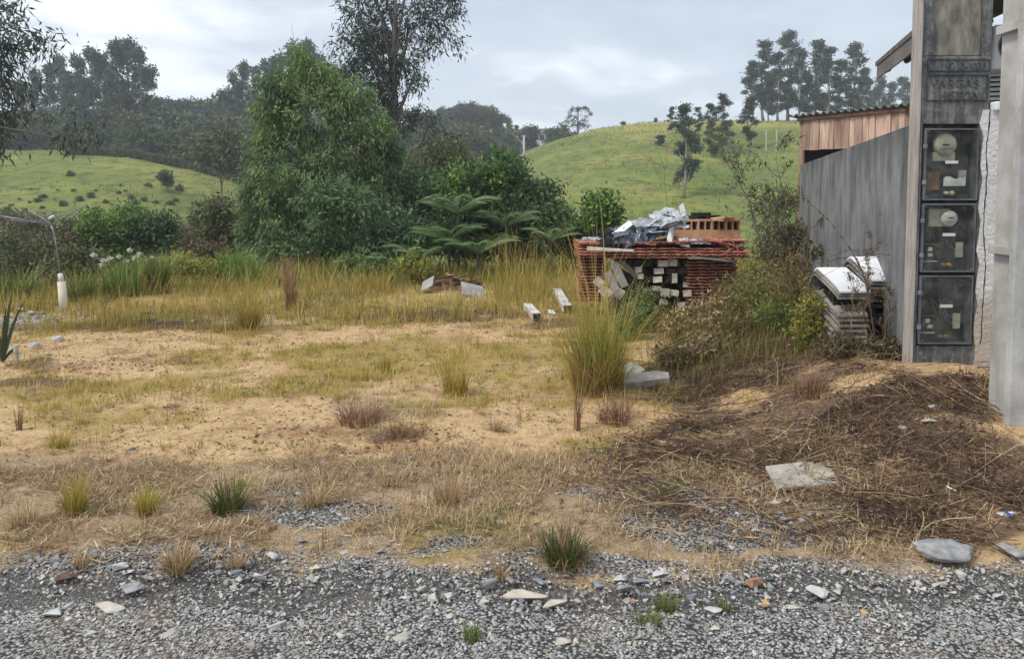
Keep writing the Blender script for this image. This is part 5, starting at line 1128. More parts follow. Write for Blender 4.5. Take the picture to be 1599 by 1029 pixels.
# --- woody plants
def crown(lobes, nclus, per, L_, W_, droop, spread, shell=.55, cvar=.35, out=.6, jit=.18, hang=0.0):
    lobes = np.asarray(lobes, float); wgt = (lobes[:, 3] * lobes[:, 4] * lobes[:, 5]) ** .67; k = rng.choice(len(lobes), nclus, p=wgt / wgt.sum())
    d = rng.normal(size=(nclus, 3)); d /= np.linalg.norm(d, axis=1)[:, None]; rad = shell + (1 - shell) * rng.random(nclus)
    C = lobes[k, :3] + d * rad[:, None] * lobes[k, 3:6]
    tint = np.clip(rng.normal(.45, cvar * .5, nclus), 0, 1)
    Pn = np.repeat(C, per, 0) + rng.normal(0, spread, (nclus * per, 3)) * [1, 1, .75]
    Dn = np.repeat(d, per, 0) * out + rng.normal(0, .55, (nclus * per, 3)) - [0, 0, droop]
    if hang: Pn[:, 2] -= rng.random(nclus * per) * hang
    n = len(Pn); r_ = np.clip(np.repeat(tint, per) + rng.normal(0, jit, n), 0, 1)
    V, Q, rr_ = leaves(Pn, Dn, rng.uniform(.6, 1.25, n) * L_, rng.uniform(.7, 1.2, n) * W_, r_)
    return V, Q, rr_, C
def limbs(base, top, C, nl, r0, seed=0, wob=.1, t0=.15, t1=.95, sides=7):
    r_ = np.random.default_rng(seed); mb = MB(); H = np.linalg.norm(np.array(top) - np.array(base)); base = np.array(base, float); top = np.array(top, float)
    ts = np.linspace(0, 1, 9); w = np.cumsum(r_.normal(0, wob * H * .05, (9, 3)), 0); w[0] = 0; w[:, 2] = 0
    tp = base + (top - base) * ts[:, None] + w; tr_ = r0 * (1 - ts * .88); tr_[0] *= 1.25
    mb.tube(tp, tr_, sides)
    for c in C[r_.choice(len(C), min(nl, len(C)), replace=False)]:
        f = np.clip(((c - base) @ (top - base)) / H ** 2 - r_.uniform(.08, .3), t0, t1); i = int(f * 8); a = tp[i] + (tp[min(i + 1, 8)] - tp[i]) * (f * 8 - i)
        m = (a + c) / 2 + r_.normal(0, .05 * H, 3) * .5 + np.array([0, 0, .03 * H * (1 if c[2] > a[2] else 0)])
        s_ = np.linspace(0, 1, 6)[:, None]; q = (1 - s_) ** 2 * a + 2 * s_ * (1 - s_) * m + s_ ** 2 * c
        rr_ = np.interp(f, ts, tr_) * .5 + .004; mb.tube(q, rr_ * (1 - .8 * s_[:, 0]) + .002, 5, cap=False)
    return mb
def rough(lob, n, lo, hi, seed=1):
    r_ = np.random.default_rng(seed); L_ = np.array(lob, float); out = []
    for k in range(n):
        b = L_[r_.integers(len(L_))]; d = r_.normal(size=3); d /= np.linalg.norm(d); m = r_.uniform(lo, hi) * b[3]
        out.append([*(b[:3] + d * b[3:6] * r_.uniform(.85, 1.18)), m * r_.uniform(.8, 1.5), m, m * r_.uniform(.5, .8)])
    L_[:, 3:6] *= .86
    return np.vstack([L_, out])
def make_tree(name, base, lobes, nclus, per, L_, W_, droop, spread, mat, label, cat='tree', top=None, r0=.12, nl=14, bark='bark', group=None, seed=0, stem='trunk', fol='crown', **kw):
    base = Vector(base); lb = np.array(lobes, float); lb[:, :3] -= np.array(base)
    t = empty(name, base, label, cat, group)
    V, Q, r_, C = crown(lb, nclus, per, L_, W_, droop, spread, **kw)
    o = obj(fol, raw_mesh(fol, V, [Q], {'rnd': r_}), mat, t)
    top = np.array(top) - np.array(base) if top is not None else np.array([lb[:, 0].mean(), lb[:, 1].mean(), lb[:, 2].max()])
    limbs((0, 0, -.2), top, C, nl, r0, seed).build(stem, M[bark], t, True)
    return t
def lobe(X, Y, r, d, dj=0.0, sq=1.0, ry=None):
    p = at(X, Y, d + dj); rm = r / F * (d + dj); return [p.x, p.y, p.z, rm, rm * (ry or 1), rm * sq]
LF = {
 'main': leafmat('drooping_leaf', (.05, .095, .042), (.125, .21, .08), (.30, .38, .15), .4),
 'maintop': leafmat('young_drooping_leaf', (.10, .17, .05), (.17, .26, .075), (.28, .36, .12), .4),
 'dark': leafmat('grey_green_leaf', (.028, .042, .034), (.062, .084, .066), (.13, .155, .12), .25),
 'blue': leafmat('blue_green_leaf', (.04, .082, .04), (.095, .17, .072), (.22, .31, .14), .35),
 'bright': leafmat('bright_leaf', (.045, .10, .03), (.10, .19, .045), (.24, .36, .08), .35),
 'deep': leafmat('deep_green_leaf', (.03, .062, .028), (.07, .13, .05), (.16, .24, .09), .32),
 'olive': leafmat('olive_leaf', (.055, .068, .032), (.11, .13, .055), (.20, .22, .10), .3),
 'brown': leafmat('brownish_leaf', (.06, .05, .03), (.12, .095, .055), (.19, .16, .09), .2),
 'forest': leafmat('forest_leaf', (.03, .055, .028), (.075, .12, .05), (.17, .22, .09), .3),
 'euc': leafmat('eucalyptus_leaf', (.03, .055, .036), (.06, .098, .058), (.11, .155, .09), .25),
 'young': leafmat('young_leaf', (.12, .20, .04), (.22, .32, .06), (.36, .44, .12), .4),
}
g19 = lambda X, d: Vector((at(X, 300, d).x, d, zg(at(X, 300, d).x, d)))
# big leafy tree left of centre
D0 = 18.0
lob = [lobe(500, 180, 62, D0, 0, 1.0), lobe(465, 235, 62, D0, .2), lobe(555, 225, 55, D0, -.2), lobe(500, 300, 85, D0, -.3, .85), lobe(430, 320, 52, D0, -.4, .9), lobe(420, 270, 42, D0, .2), lobe(560, 300, 70, D0, -.2, .9), lobe(470, 365, 75, D0, -.5, .65),
       lobe(405, 350, 40, D0, 0, .8), lobe(585, 355, 55, D0, -.4, .8), lobe(530, 380, 60, D0, -.7, .5), lobe(455, 400, 60, D0, -.8, .35), lobe(545, 140, 42, D0, .2, .8), lobe(430, 130, 30, D0, 0, 1), lobe(590, 235, 38, D0, 0), lobe(400, 290, 32, D0, 0), lobe(578, 190, 36, D0, 0), lobe(440, 165, 36, D0, 0), lobe(400, 225, 22, D0, 0, .7), lobe(600, 250, 30, D0)]
T1 = make_tree('leafy_tree', g19(495, D0), rough(lob, 70, .22, .42, 5), 2700, 22, .155, .032, 1.2, .09, LF['main'], 'big bushy green tree with drooping leaves left of centre', top=at(480, 120, D0), r0=.13, nl=36, shell=.72, hang=.22, cvar=1.1, out=.75, seed=4)
lob = [lobe(455, 130, 34, D0, 0, 1.1), lobe(430, 165, 30, D0, .1), lobe(500, 120, 32, D0, .2, 1), lobe(540, 150, 30, D0, 0), lobe(470, 90, 20, D0, 0, 1.2), lobe(585, 200, 28, D0), lobe(420, 200, 22, D0, 0)]
V, Q, r_, C = crown(np.array(lob) - np.array([*T1.location, 0, 0, 0]), 520, 18, .15, .03, 1.2, .09, shell=.3, hang=.2, cvar=.7)
o = obj('young_shoots', raw_mesh('young_shoots', V, [Q], {'rnd': r_}), LF['maintop'], T1)
# wispy leader shoots
mb = MB()
for (X, Y) in [(455, 38), (478, 60), (440, 75), (505, 62), (530, 90), (425, 100)]:
    A_ = np.array(at(X + (480 - X) * .5, 170, D0)) - np.array(T1.location); B_ = np.array(at(X, Y, D0)) - np.array(T1.location); mb.tube([A_, (A_ + B_) / 2 + [.05, 0, 0], B_], [.015, .008, .002], 4)
mb.build('leader_shoots', M['bark'], T1)
# dark tall eucalyptus behind
D1 = 25.0
lob = [lobe(560, 20, 36, D1), lobe(600, 60, 40, D1, .5), lobe(560, 75, 42, D1, -.4), lobe(610, 15, 32, D1, .5), lobe(545, 110, 28, D1), lobe(590, 110, 38, D1), lobe(640, 100, 32, D1), lobe(600, 145, 36, D1), lobe(640, 50, 26, D1, .4),
       lobe(665, 20, 26, D1), lobe(690, 45, 28, D1), lobe(700, 15, 26, D1), lobe(712, 70, 17, D1), lobe(672, 70, 22, D1), lobe(650, -20, 30, D1), lobe(590, -30, 36, D1), lobe(700, -20, 26, D1), lobe(560, 150, 24, D1), lobe(655, 130, 20, D1), lobe(662, 182, 20, D1, 0, .8), lobe(630, 190, 24, D1), lobe(600, 185, 24, D1), lobe(680, 205, 20, D1, 0, .8), lobe(690, 235, 24, D1), lobe(580, 50, 26, D1)]
make_tree('dark_eucalyptus', g19(604, D1), lob, 920, 15, .19, .045, .7, .14, LF['dark'], 'tall dark eucalyptus rising behind the bushy tree', top=at(622, -40, D1), r0=.26, nl=34, shell=.2, cvar=.5, seed=8)
# shrubs to the right of it
def shrub(X, Yt, Yb, w, d, mat, label, n=520, per=20, L_=.10, W_=.04, droop=.25, name='shrub', nlb=9, cat='shrub', **kw):
    Hc = (Yb - Yt) / 2; lb = []
    for k in range(nlb):
        a = random.uniform(-1, 1); b = random.uniform(-1, 1) * .75; q = math.sqrt(max(.05, 1 - b * b * .6))
        lb.append(lobe(X + a * w * .38 * q, (Yt + Yb) / 2 + b * Hc * .75, min(w, Hc * 2) * random.uniform(.24, .34), d, random.uniform(-.4, .4) * w / F * d, 1))
    b = g19(X, d)
    lb = rough(lb, 14, .3, .5, abs(int(X)))
    return make_tree(name, b, lb, n, per, L_, W_, droop, L_ * .9, mat, label, cat, r0=.05 * w / 150 * d / 15, nl=12, stem='stems', fol='foliage', shell=kw.pop('shell', .55), cvar=kw.pop('cvar', .9), **kw)
shrub(700, 215, 330, 120, 21, LF['olive'], 'dull olive tree between the dark eucalyptus and the bright leaved bush', 620, 18, .14, .05, .5)
shrub(640, 215, 400, 110, 19.5, LF['olive'], 'shaded olive bush right behind the bushy tree', 620, 18, .13, .045, .5)
shrub(665, 250, 410, 90, 18.5, LF['blue'], 'dark bluish bush at the right foot of the bushy tree', 520, 18, .13, .045, .5)
shrub(752, 232, 330, 100, 17.6, LF['bright'], 'bush with bright yellow-green leaf rosettes right of the olive tree', 230, 18, .13, .06, .1, cvar=1.2)
shrub(755, 262, 410, 180, 18.0, LF['deep'], 'large deep green bush below the bright leaved one', 1100, 20, .13, .055, .2)
shrub(838, 298, 400, 120, 17.2, LF['deep'], 'deep green bush sloping down to the right end of the thicket', 800, 20, .13, .055, .2)
shrub(795, 266, 340, 80, 17.8, LF['blue'], 'mid green bush between the bright rosettes and the sloping one', 380, 20, .13, .05, .2)
shrub(568, 290, 420, 180, 16.4, LF['blue'], 'blue-green leafy shrub before the foot of the bushy tree', 900, 20, .14, .045, .35)
shrub(470, 380, 430, 170, 16.6, LF['deep'], 'dark undergrowth at the foot of the bushy tree', 500, 18, .13, .045, .3)
shrub(935, 305, 380, 60, 15.0, LF['bright'], 'small bright green bush left of the scrap heap', 260, 16, .11, .05, .1)
shrub(905, 330, 400, 60, 15.5, LF['deep'], 'small deep green bush at the right foot of the thicket', 260, 18, .12, .05, .1)
shrub(358, 300, 400, 80, 19.5, LF['olive'], 'olive bush leaning left of the bushy tree', 300, 16, .13, .05, .4)
shrub(345, 210, 270, 80, 60, LF['olive'], 'grey-green tree on the hill left of the bushy tree', 420, 14, .42, .14, .3, name='hill_tree', cat='tree')
shrub(180, 330, 420, 130, 21, LF['bright'], 'pale green bush behind the grass left of centre', 520, 18, .14, .06, .1)
shrub(236, 335, 410, 60, 20.5, LF['deep'], 'dark green bush right of the pale green one', 340, 18, .13, .06, .1)
shrub(310, 372, 440, 90, 18, LF['brown'], 'greyish brown bush left of the bushy tree foot', 300, 16, .10, .04, .1)
for k, (X, Yt, Yb, w, d, m_, lb) in enumerate([(20, 345, 460, 130, 19, 'olive', 'dark olive bush on the bank at the far left'), (80, 352, 450, 100, 20, 'brown', 'brownish bush on the bank behind the dryer pole'), (110, 385, 450, 90, 17.5, 'olive', 'low olive bush just right of the dryer pole'), (50, 330, 400, 120, 24, 'brown', 'brown brush on the bank behind the dryer arms'), (-10, 320, 420, 90, 25, 'olive', 'olive brush at the left edge above the dryer arms'), (140, 340, 420, 80, 25, 'olive', 'olive brush between dryer and pale green bush'), (330, 345, 400, 110, 27, 'brown', 'brown brush on the slope above the greyish bush'), (270, 350, 400, 90, 28, 'olive', 'olive brush on the slope right of the dark green bush')]):
    shrub(X, Yt, Yb, w, d, LF[m_], lb, 360, 18, .12, .045, .3)
for k, (X, Yt, Yb, w, d, m_, lb) in enumerate([(1215, 265, 420, 90, 14.6, 'brown', 'tall brownish thicket against the left end of the grey wall'), (1212, 340, 470, 70, 12.2, 'brown', 'dead brown bush right of the tile pile'), (1225, 330, 440, 60, 12.6, 'brown', 'olive bush tucked against the wall behind the dead one'), (1200, 425, 500, 70, 10.8, 'brown', 'low brown bush at the right foot of the tile pile')]):
    shrub(X, Yt, Yb, w, d, LF[m_], lb, 230, 11, .07, .022, .2, shell=.05)
# flower heads behind the lot
M['petal'] = noisemat('white_petals', (.65, .62, .55), (.8, .78, .74), 9)
fl = [(146, 400), (162, 408), (172, 405), (186, 402), (196, 410), (203, 393), (211, 404), (226, 407), (238, 404), (283, 410), (296, 411), (271, 420), (305, 408), (160, 415), (218, 398), (255, 408)]
for k, (X, Y) in enumerate(fl):
    d = 14.2; p = at(X, Y, d); t = empty('flower', (p.x, d, zg(p.x, d)), 'white flower head on a thin stalk in the weeds left of the bushy tree', 'flower', 'white flower heads in the weeds')
    h = p.z - t.location.z; MB().tube([[0, 0, 0], [.03, 0, h * .6], [0, 0, h]], .006, 4).build('stalk', GRS['weedgreen'], t)
    n = 60; D = rng.normal(size=(n, 3)); D[:, 2] = np.abs(D[:, 2]); V, Q, r_ = leaves(np.tile([0, 0, h], (n, 1)) + rng.normal(0, .015, (n, 3)), D, .055, .02, rng.random(n)); obj('petals', raw_mesh('petals', V, [Q], {'rnd': r_}), M['petal'], t)
# ferns
FM = leafmat('fern_frond', (.06, .11, .04), (.12, .19, .07), (.22, .30, .13), .35)
def fern(X, Y, wpx, d, label, nf=12):
    b = g19(X, d); b.z = at(X, Y, d).z - .15; t = empty('fern', b, label, 'fern', 'ferns before the thicket'); Lf = wpx / F * d / 2 * 1.3
    gz = zg(b.x, b.y) - b.z
    MB().tube([[0, 0, gz], [0, 0, .1]], .03, 6).build('stem', M['bark'], t)
    for k in range(nf):
        a = 2 * math.pi * k / nf + random.uniform(-.3, .3); s_ = np.linspace(0, 1, 40); rise = random.uniform(.35, .6)
        C = np.stack([np.cos(a) * s_ * Lf, np.sin(a) * s_ * Lf, .1 + Lf * (rise * s_ * 1.9 - 1.3 * rise * s_ ** 2.2)], -1)
        sd = np.array([-math.sin(a), math.cos(a), 0]); P = []; D = []; Ln = []
        for i in range(2, 40):
            for sg in (-1, 1): P.append(C[i]); D.append(sd * sg + np.array([math.cos(a), math.sin(a), 0]) * .45 - np.array([0, 0, .35])); Ln.append(Lf * .30 * math.sin(math.pi * (.12 + .86 * i / 39)))
        V, Q, r_ = leaves(np.array(P), np.array(D), np.array(Ln), Lf * .028, np.full(len(P), random.uniform(.2, .9)), side=np.tile([0, 0, 1.0], (len(P), 1)) + rng.normal(0, .2, (len(P), 3)))
        mb = MB().add(V, [Q], r_); mb.tube(C[::4], .006, 4, rnd=.3); mb.build('frond', FM, t)
for a in [(715, 330, 110, 15.2, 'large fern at the middle of the thicket foot'), (700, 372, 100, 14.8, 'fern under the large one'), (745, 392, 110, 14.4, 'fern at the right below the large one'), (650, 400, 90, 14.6, 'low fern beside the blue-green shrub'), (790, 350, 90, 15.4, 'fern right of the large one before the deep green bush'), (610, 412, 80, 14.4, 'low fern leftmost in the row'), (860, 372, 80, 15.0, 'fern at the right end of the thicket foot')]: fern(*a)
# dead stump-like stalk
p = gpt(446, 440); t = empty('dead_stalk', p, 'broken reddish brown stalk standing before the bushy tree', 'dead stalk'); mb = MB()
for k in range(7):
    a = k * .9; hh = random.uniform(.25, .55); mb.tube([[.03 * math.cos(a), .03 * math.sin(a), -.05], [.05 * math.cos(a), .05 * math.sin(a), hh * .6], [.12 * math.cos(a), .1 * math.sin(a), hh]], [.03, .025, .004], 5)
mb.build('splintered_wood', M['rust'], t)
# bare dead saplings by the wall and weeds in front
def sapling(X, Y, Xt, Yt, d, nb, label, lf=None, nlv=0, name='bare_sapling', r0=.016, spread=.5, cat='sapling', mat='bark', L_=.06, W_=.02):
    b = at(X, Y, d); gz = zg(b.x, d); b = Vector((b.x, d, gz)); T = np.array(at(Xt, Yt, d)) - np.array(b); t = empty(name, b, label, cat); mb = MB(); H = np.linalg.norm(T)
    s_ = np.linspace(0, 1, 8)[:, None]; w = np.cumsum(rng.normal(0, .02 * H, (8, 3)), 0) * [1, 1, .2]; w[0] = 0; C = T * s_ + w; mb.tube(C, r0 * (1 - .85 * s_[:, 0]), 6)
    tips = [C[-1]]
    for k in range(nb):
        f = random.uniform(.2, .95); i = f * 7; a = C[int(i)] + (C[min(7, int(i) + 1)] - C[int(i)]) * (i % 1); dr = np.array([random.uniform(-1, 1), random.uniform(-.6, .6), random.uniform(.3, 1.1)]); dr /= np.linalg.norm(dr); l = H * spread * random.uniform(.3, .8) * (1.1 - f * .6)
        q = np.array([a + dr * l * u + np.array([0, 0, .12 * l * u * u]) + rng.normal(0, .015 * l, 3) for u in np.linspace(0, 1, 5)]); mb.tube(q, np.linspace(r0 * .45, .0015, 5), 4); tips += [q[-1], q[3], q[2]]
        for j in range(3):
            a2 = q[random.randint(1, 3)]; d2 = dr + rng.normal(0, .6, 3); q2 = np.array([a2 + d2 * l * .35 * u for u in (0, .5, 1)]); mb.tube(q2, np.linspace(r0 * .2, .001, 3), 3); tips.append(q2[-1])
    mb.build('branches', M[mat], t)
    if lf is not None:
        tp = np.array(tips); P = tp[rng.integers(0, len(tp), nlv)] + rng.normal(0, .03 * H * spread, (nlv, 3)); D = rng.normal(0, .5, (nlv, 3)) + [0, 0, -.5 if cat == 'sapling' else .2]
        V, Q, r_ = leaves(P, D, rng.uniform(.6, 1.2, nlv) * L_, W_, np.clip(rng.normal(.5, .25, nlv), 0, 1)); obj('leaves', raw_mesh('leaves', V, [Q], {'rnd': r_}), lf, t)
    return t
for a in [(1235, 420, 1188, 205, 12.0, 12, 'tall leaning sapling with sparse withered leaves left of the wall'), (1215, 420, 1150, 255, 12.4, 10, 'leaning sapling with hanging dry leaves, leftmost by the wall'), (1240, 420, 1225, 215, 12.8, 10, 'upright sapling close to the left end of the grey wall'), (1245, 430, 1205, 290, 11.5, 9, 'shorter bare sapling between the leaning ones'), (1256, 470, 1254, 300, 10.5, 5, 'thin straight stem before the end of the grey wall')]:
    sapling(*a, lf=LF['olive'], nlv=170, L_=.11, W_=.03)
sapling(1060, 440, 1040, 225, 16, 8, 'faint tall weed stem seen against the right hill', lf=GRS['yellow'], nlv=90, r0=.01, L_=.1)
sapling(1345, 560, 1362, 335, 6.0, 16, 'tall dried weed with brown seed tops before the white curved sheets', lf=LF['brown'], nlv=700, name='dry_weed', r0=.007, spread=.22, cat='weed', mat='rust', L_=.022, W_=.008)
sapling(1330, 560, 1318, 420, 5.9, 14, 'lower dried weed left of the tall one by the curved sheets', lf=LF['brown'], nlv=350, name='dry_weed', r0=.005, spread=.4, cat='weed', mat='rust', L_=.02, W_=.008)
sapling(1375, 570, 1385, 440, 5.9, 12, 'lower dried weed right of the tall one by the curved sheets', lf=LF['brown'], nlv=300, name='dry_weed', r0=.005, spread=.35, cat='weed', mat='rust', L_=.02, W_=.008)
# arching thorny stem
t = empty('arching_stem', (at(1395, 560, 5.9).x, 5.9, zg(at(1395, 300, 5.9).x, 5.9)), 'dark knobbly stem arching from the wall down across the white sheets', 'stem'); tb = np.array(t.location)
mb = MB(); q = np.array([np.array(at(X, Y, d)) - tb for X, Y, d in [(1262, 315, 6.4), (1295, 345, 6.3), (1325, 385, 6.1), (1340, 410, 6.0), (1352, 440, 5.95), (1362, 500, 5.9), (1372, 570, 5.9)]]); mb.tube(q, [.003, .004, .005, .006, .006, .007, .008], 6)
for k in range(26):
    f = random.uniform(0, 5.9); a = q[int(f)] + (q[int(f) + 1] - q[int(f)]) * (f % 1); mb.box(a, (.012, .012, .014), jit=.004)
mb.build('stem', M['bark'], t)
def weed(X, Y, hpx, wpx, d, label, mats=('brownolive',), n=26, nl=900, L_=.05, W_=.016, stems='rust'):
    b = at(X, Y, d); b.z = zg(b.x, d); t = empty('weed_bush', b, label, 'weed bush'); H = hpx / F * d; W = wpx / F * d / 2; mb = MB(); Pl = []
    for k in range(n):
        a = random.uniform(0, 6.28); r_ = W * random.uniform(.1, 1); h = H * random.uniform(.5, 1.05) * (1.05 - .35 * r_ / W); C = np.array([[math.cos(a) * r_ * (.35 + .65 * u ** 1.3), math.sin(a) * r_ * .8 * (.35 + .65 * u), h * u] for u in np.linspace(0, 1, 6)]) + rng.normal(0, .012, (6, 3)); mb.tube(C, np.linspace(.0045, .0012, 6), 4, cap=False)
        for j in range(8):
            a_ = C[random.randint(1, 4)]; q = np.array([a_, a_ + rng.normal(0, .07, 3) * H * 1.6 + [0, 0, .10 * H]]); mb.tube(q, [.002, .0008], 3, cap=False)
            Pl.append(q[1]); Pl.append((q[0] + q[1]) / 2)
        Pl += list(C[2:])
    mb.build('stems', M['twig'] if stems == 'twig' else M['rust'], t)
    Pl = np.array(Pl)
    for m_ in mats:
        P = Pl[rng.integers(0, len(Pl), nl)] + rng.normal(0, .03, (nl, 3)); V, Q, r_ = leaves(P, rng.normal(0, .6, (nl, 3)) + [0, 0, .4], rng.uniform(.6, 1.3, nl) * L_, W_, np.clip(rng.normal(.5, .25, nl), 0, 1)); obj('leaves', raw_mesh('leaves', V, [Q], {'rnd': r_}), GRS.get(m_) or LF[m_], t)
    return t
for a in [(1060, 545, 50, 80, 7.9, 'golden brown weed bush in front of the tile pile', ('brownolive', 'straw')), (1120, 560, 75, 100, 7.6, 'dry brown weed bush right of the golden one', ('brownolive', 'straw')), (1180, 560, 130, 110, 7.6, 'tall olive weed bush in the middle of the weeds', ('brownolive', 'weedgreen')), (1240, 565, 140, 100, 7.0, 'tallest weed bush, next to the curved white sheets', ('brownolive', 'brownolive')), (1262, 545, 95, 44, 6.3, 'yellow-green leafy weed touching the left stack of curved sheets', ('weedgreen', 'yellow')),
          (1215, 585, 70, 80, 7.0, 'low green leafed weed at the foot of the tallest one', ('weedgreen', 'weedgreen')), (1150, 590, 50, 90, 7.2, 'low brown weed above the sand mound', ('brownolive',)), (1010, 520, 80, 70, 8.9, 'green weed in front of the timber ends', ('weedgreen', 'blue')), (985, 500, 60, 70, 8.4, 'light green herb right of the tall golden clump', ('weedgreen', 'blue')), (1290, 440, 36, 34, 7.4, 'small bright leafy shoot above the left sheet stack', ('young',)),
          (560, 450, 46, 120, 14, 'bluish green weeds before the leafy shrub', ('weedgreen', 'blue')), (640, 455, 50, 100, 13.6, 'green weeds left of the small debris heap', ('weedgreen', 'yellow')), (300, 440, 50, 120, 14, 'green and yellow weeds left of the bushy tree', ('weedgreen', 'yellow')), (210, 450, 50, 120, 13.2, 'flowering weeds behind the bare soil at left', ('weedgreen', 'brownolive')), (360, 430, 50, 90, 14.4, 'light green weeds at the left foot of the bushy tree', ('young', 'weedgreen')), (1095, 530, 60, 80, 8.8, 'brown thorny weed left of the low bush by the pile', ('brown', 'straw')), (1140, 545, 90, 100, 8.2, 'rusty brown weed bush behind the dry brown one', ('brown', 'brownolive')), (1200, 540, 110, 90, 8.4, 'brown olive weed bush near the wall behind the olive one', ('brownolive', 'brown')), (1060, 600, 40, 90, 7.0, 'low dry weed beside the half buried concrete block', ('brown', 'brownolive')), (1110, 600, 36, 80, 6.9, 'low rusty weed left of the sand mound', ('brown', 'straw')), (1310, 600, 36, 110, 5.8, 'dark dead weed tangle under the curved white sheets', ('brown',)), (1385, 590, 26, 80, 5.7, 'dark dead weed tangle at the foot of the meter post', ('brown',))]:
    weed(*a[:6], mats=a[6], n=30 if a[4] < 9 else 34, L_=.05 if a[4] < 9 else .09, W_=.016 if a[4] < 9 else .03, stems='rust' if a[4] < 9 else 'twig')
# overhanging branches from a tree standing just outside the left edge
p = Vector((-7.4, 8.2, zg(-7.4, 8.2)))
lob = [lobe(5, 60, 30, 8.2, 0, .8), lobe(50, 70, 24, 8.0, .2, .7), lobe(75, 65, 13, 8.0), lobe(-10, 120, 40, 8.4, 0, 1), lobe(20, 140, 28, 8.2, 0, .9), lobe(10, 10, 20, 8.0), lobe(60, 120, 14, 8, 0, .6), lobe(-60, 60, 90, 8.6), lobe(-40, 200, 60, 8.8), lobe(118, 192, 16, 8.3, 0, 1), lobe(135, 208, 11, 8.3), lobe(100, 215, 14, 8.3), lobe(70, 172, 12, 8.3, 0, .5), lobe(15, 180, 26, 8.4, 0, .6)]
make_tree('overhanging_tree', p, lob, 420, 12, .115, .024, .9, .09, LF['dark'], 'dark drooping branches of a tree hanging in from the left edge', top=at(-60, -60, 8.6), r0=.06, nl=40, shell=.0, cvar=.6, seed=5)

# ------------------------------------------------------------------ far trees: a few kinds, then copies
LEAF_FAR = dict(droop=.1)
def proto_euc(seed, H=18.0, puffs=22, wide=2.6, low=.35, narrow=False):
    r_ = random.Random(seed); lb = []
    for k in range(puffs):
        f = low + (1 - low) * (k + r_.random()) / puffs; w = wide * math.sin(math.pi * min(.98, (f - low) / (1.02 - low) * .78 + .2)) * r_.uniform(.3, 1); a = r_.uniform(0, 6.28); rr_ = r_.uniform(.55, 1.0) * (1.2 - .35 * f)
        lb.append([math.cos(a) * w, math.sin(a) * w, f * H - .3, rr_, rr_, rr_ * .75])
    lb.append([0, 0, H - .9, .9, .9, .9])
    t = make_tree('eucalyptus', (0, 0, 0), lb, 520, 12, .42, .20, .25, .24, LF['euc'], 'x', 'tree', top=(0, 0, H - .5), r0=.22, nl=30, bark='barkpale', shell=.3, cvar=1.0, seed=seed, jit=.12)
    return t
def proto_round(seed, H=8.0, W=4.0, mat='forest', n=420, low=.25):
    r_ = random.Random(seed); lb = []
    for k in range(12):
        f = r_.uniform(low, .88); w = W * .5 * math.sqrt(max(.05, 1 - ((f - .5) / .55) ** 2)) * r_.uniform(.2, .8); a = r_.uniform(0, 6.28); rr_ = r_.uniform(.9, 1.5)
        lb.append([math.cos(a) * w, math.sin(a) * w, f * H, rr_, rr_, rr_ * .8])
    return make_tree('broadleaf_tree', (0, 0, 0), lb, n, 11, .42, .24, .1, .28, LF[mat], 'x', 'tree', top=(0, 0, H * .8), r0=.16, nl=14, shell=.55, cvar=1.1, seed=seed)
EU = [proto_euc(s, wide=2.3, puffs=24, low=.18) for s in (1, 2, 3, 4)] + [proto_euc(6, wide=1.7, puffs=18, low=.15)]
RD = [proto_round(s, mat=m_) for s, m_ in ((1, 'forest'), (2, 'olive'), (3, 'forest'), (4, 'dark'))]
used = set()
def place(kinds, X, Yt, d, label, group=None, wscale=1.0, H0=18.0, i=None):
    pr = kinds[(len(used) if i is None else i) % len(kinds)]
    b = at(X, 300, d); gz = zg(b.x, d); H = at(X, Yt, d).z - gz; s_ = max(.05, H / H0)
    if pr.name not in used: t = pr; used.add(pr.name)
    else: t = dup(pr, (0, 0, 0)); used.add(t.name)
    t.location = (b.x, d, gz - .1); t.rotation_euler = (0, 0, random.uniform(0, 6.28)); t.scale = (s_ * wscale, s_ * wscale, s_)
    if group: t['group'] = group
    elif 'group' in t.keys(): del t['group']
    t['label'] = label; return t
ordn = ['first', 'second', 'third', 'fourth', 'fifth', 'sixth', 'seventh', 'eighth', 'ninth', 'tenth', 'eleventh', 'twelfth', 'thirteenth', 'fourteenth', 'fifteenth', 'sixteenth', 'seventeenth']
for k, (X, Y) in enumerate([(1172, 95), (1190, 62), (1212, 80), (1228, 48), (1246, 78), (1272, 62), (1290, 72), (1308, 92), (1330, 66), (1345, 105), (1198, 120), (1260, 115)]):
    place(EU, X, Y, 118 + (k * 7) % 14, 'tall eucalyptus in the stand on the right hill, %s from the left' % ordn[k] if k < 10 else 'shorter eucalyptus in front of the right hill stand, %s one' % ('left' if k == 10 else 'right'), 'eucalyptus stand on the right hill', 1.5 if k < 10 else 1.4)
for k, (X, Y) in enumerate([(1352, 122), (1370, 118), (1388, 128), (1405, 120), (1420, 128), (1362, 140)]):
    place(EU, X, Y, 168, 'hazy farther eucalyptus below the house eaves, %s from the left' % ordn[k] if k < 5 else 'small hazy eucalyptus just left of the eaves group', 'far eucalyptus below the eaves', 1.2)
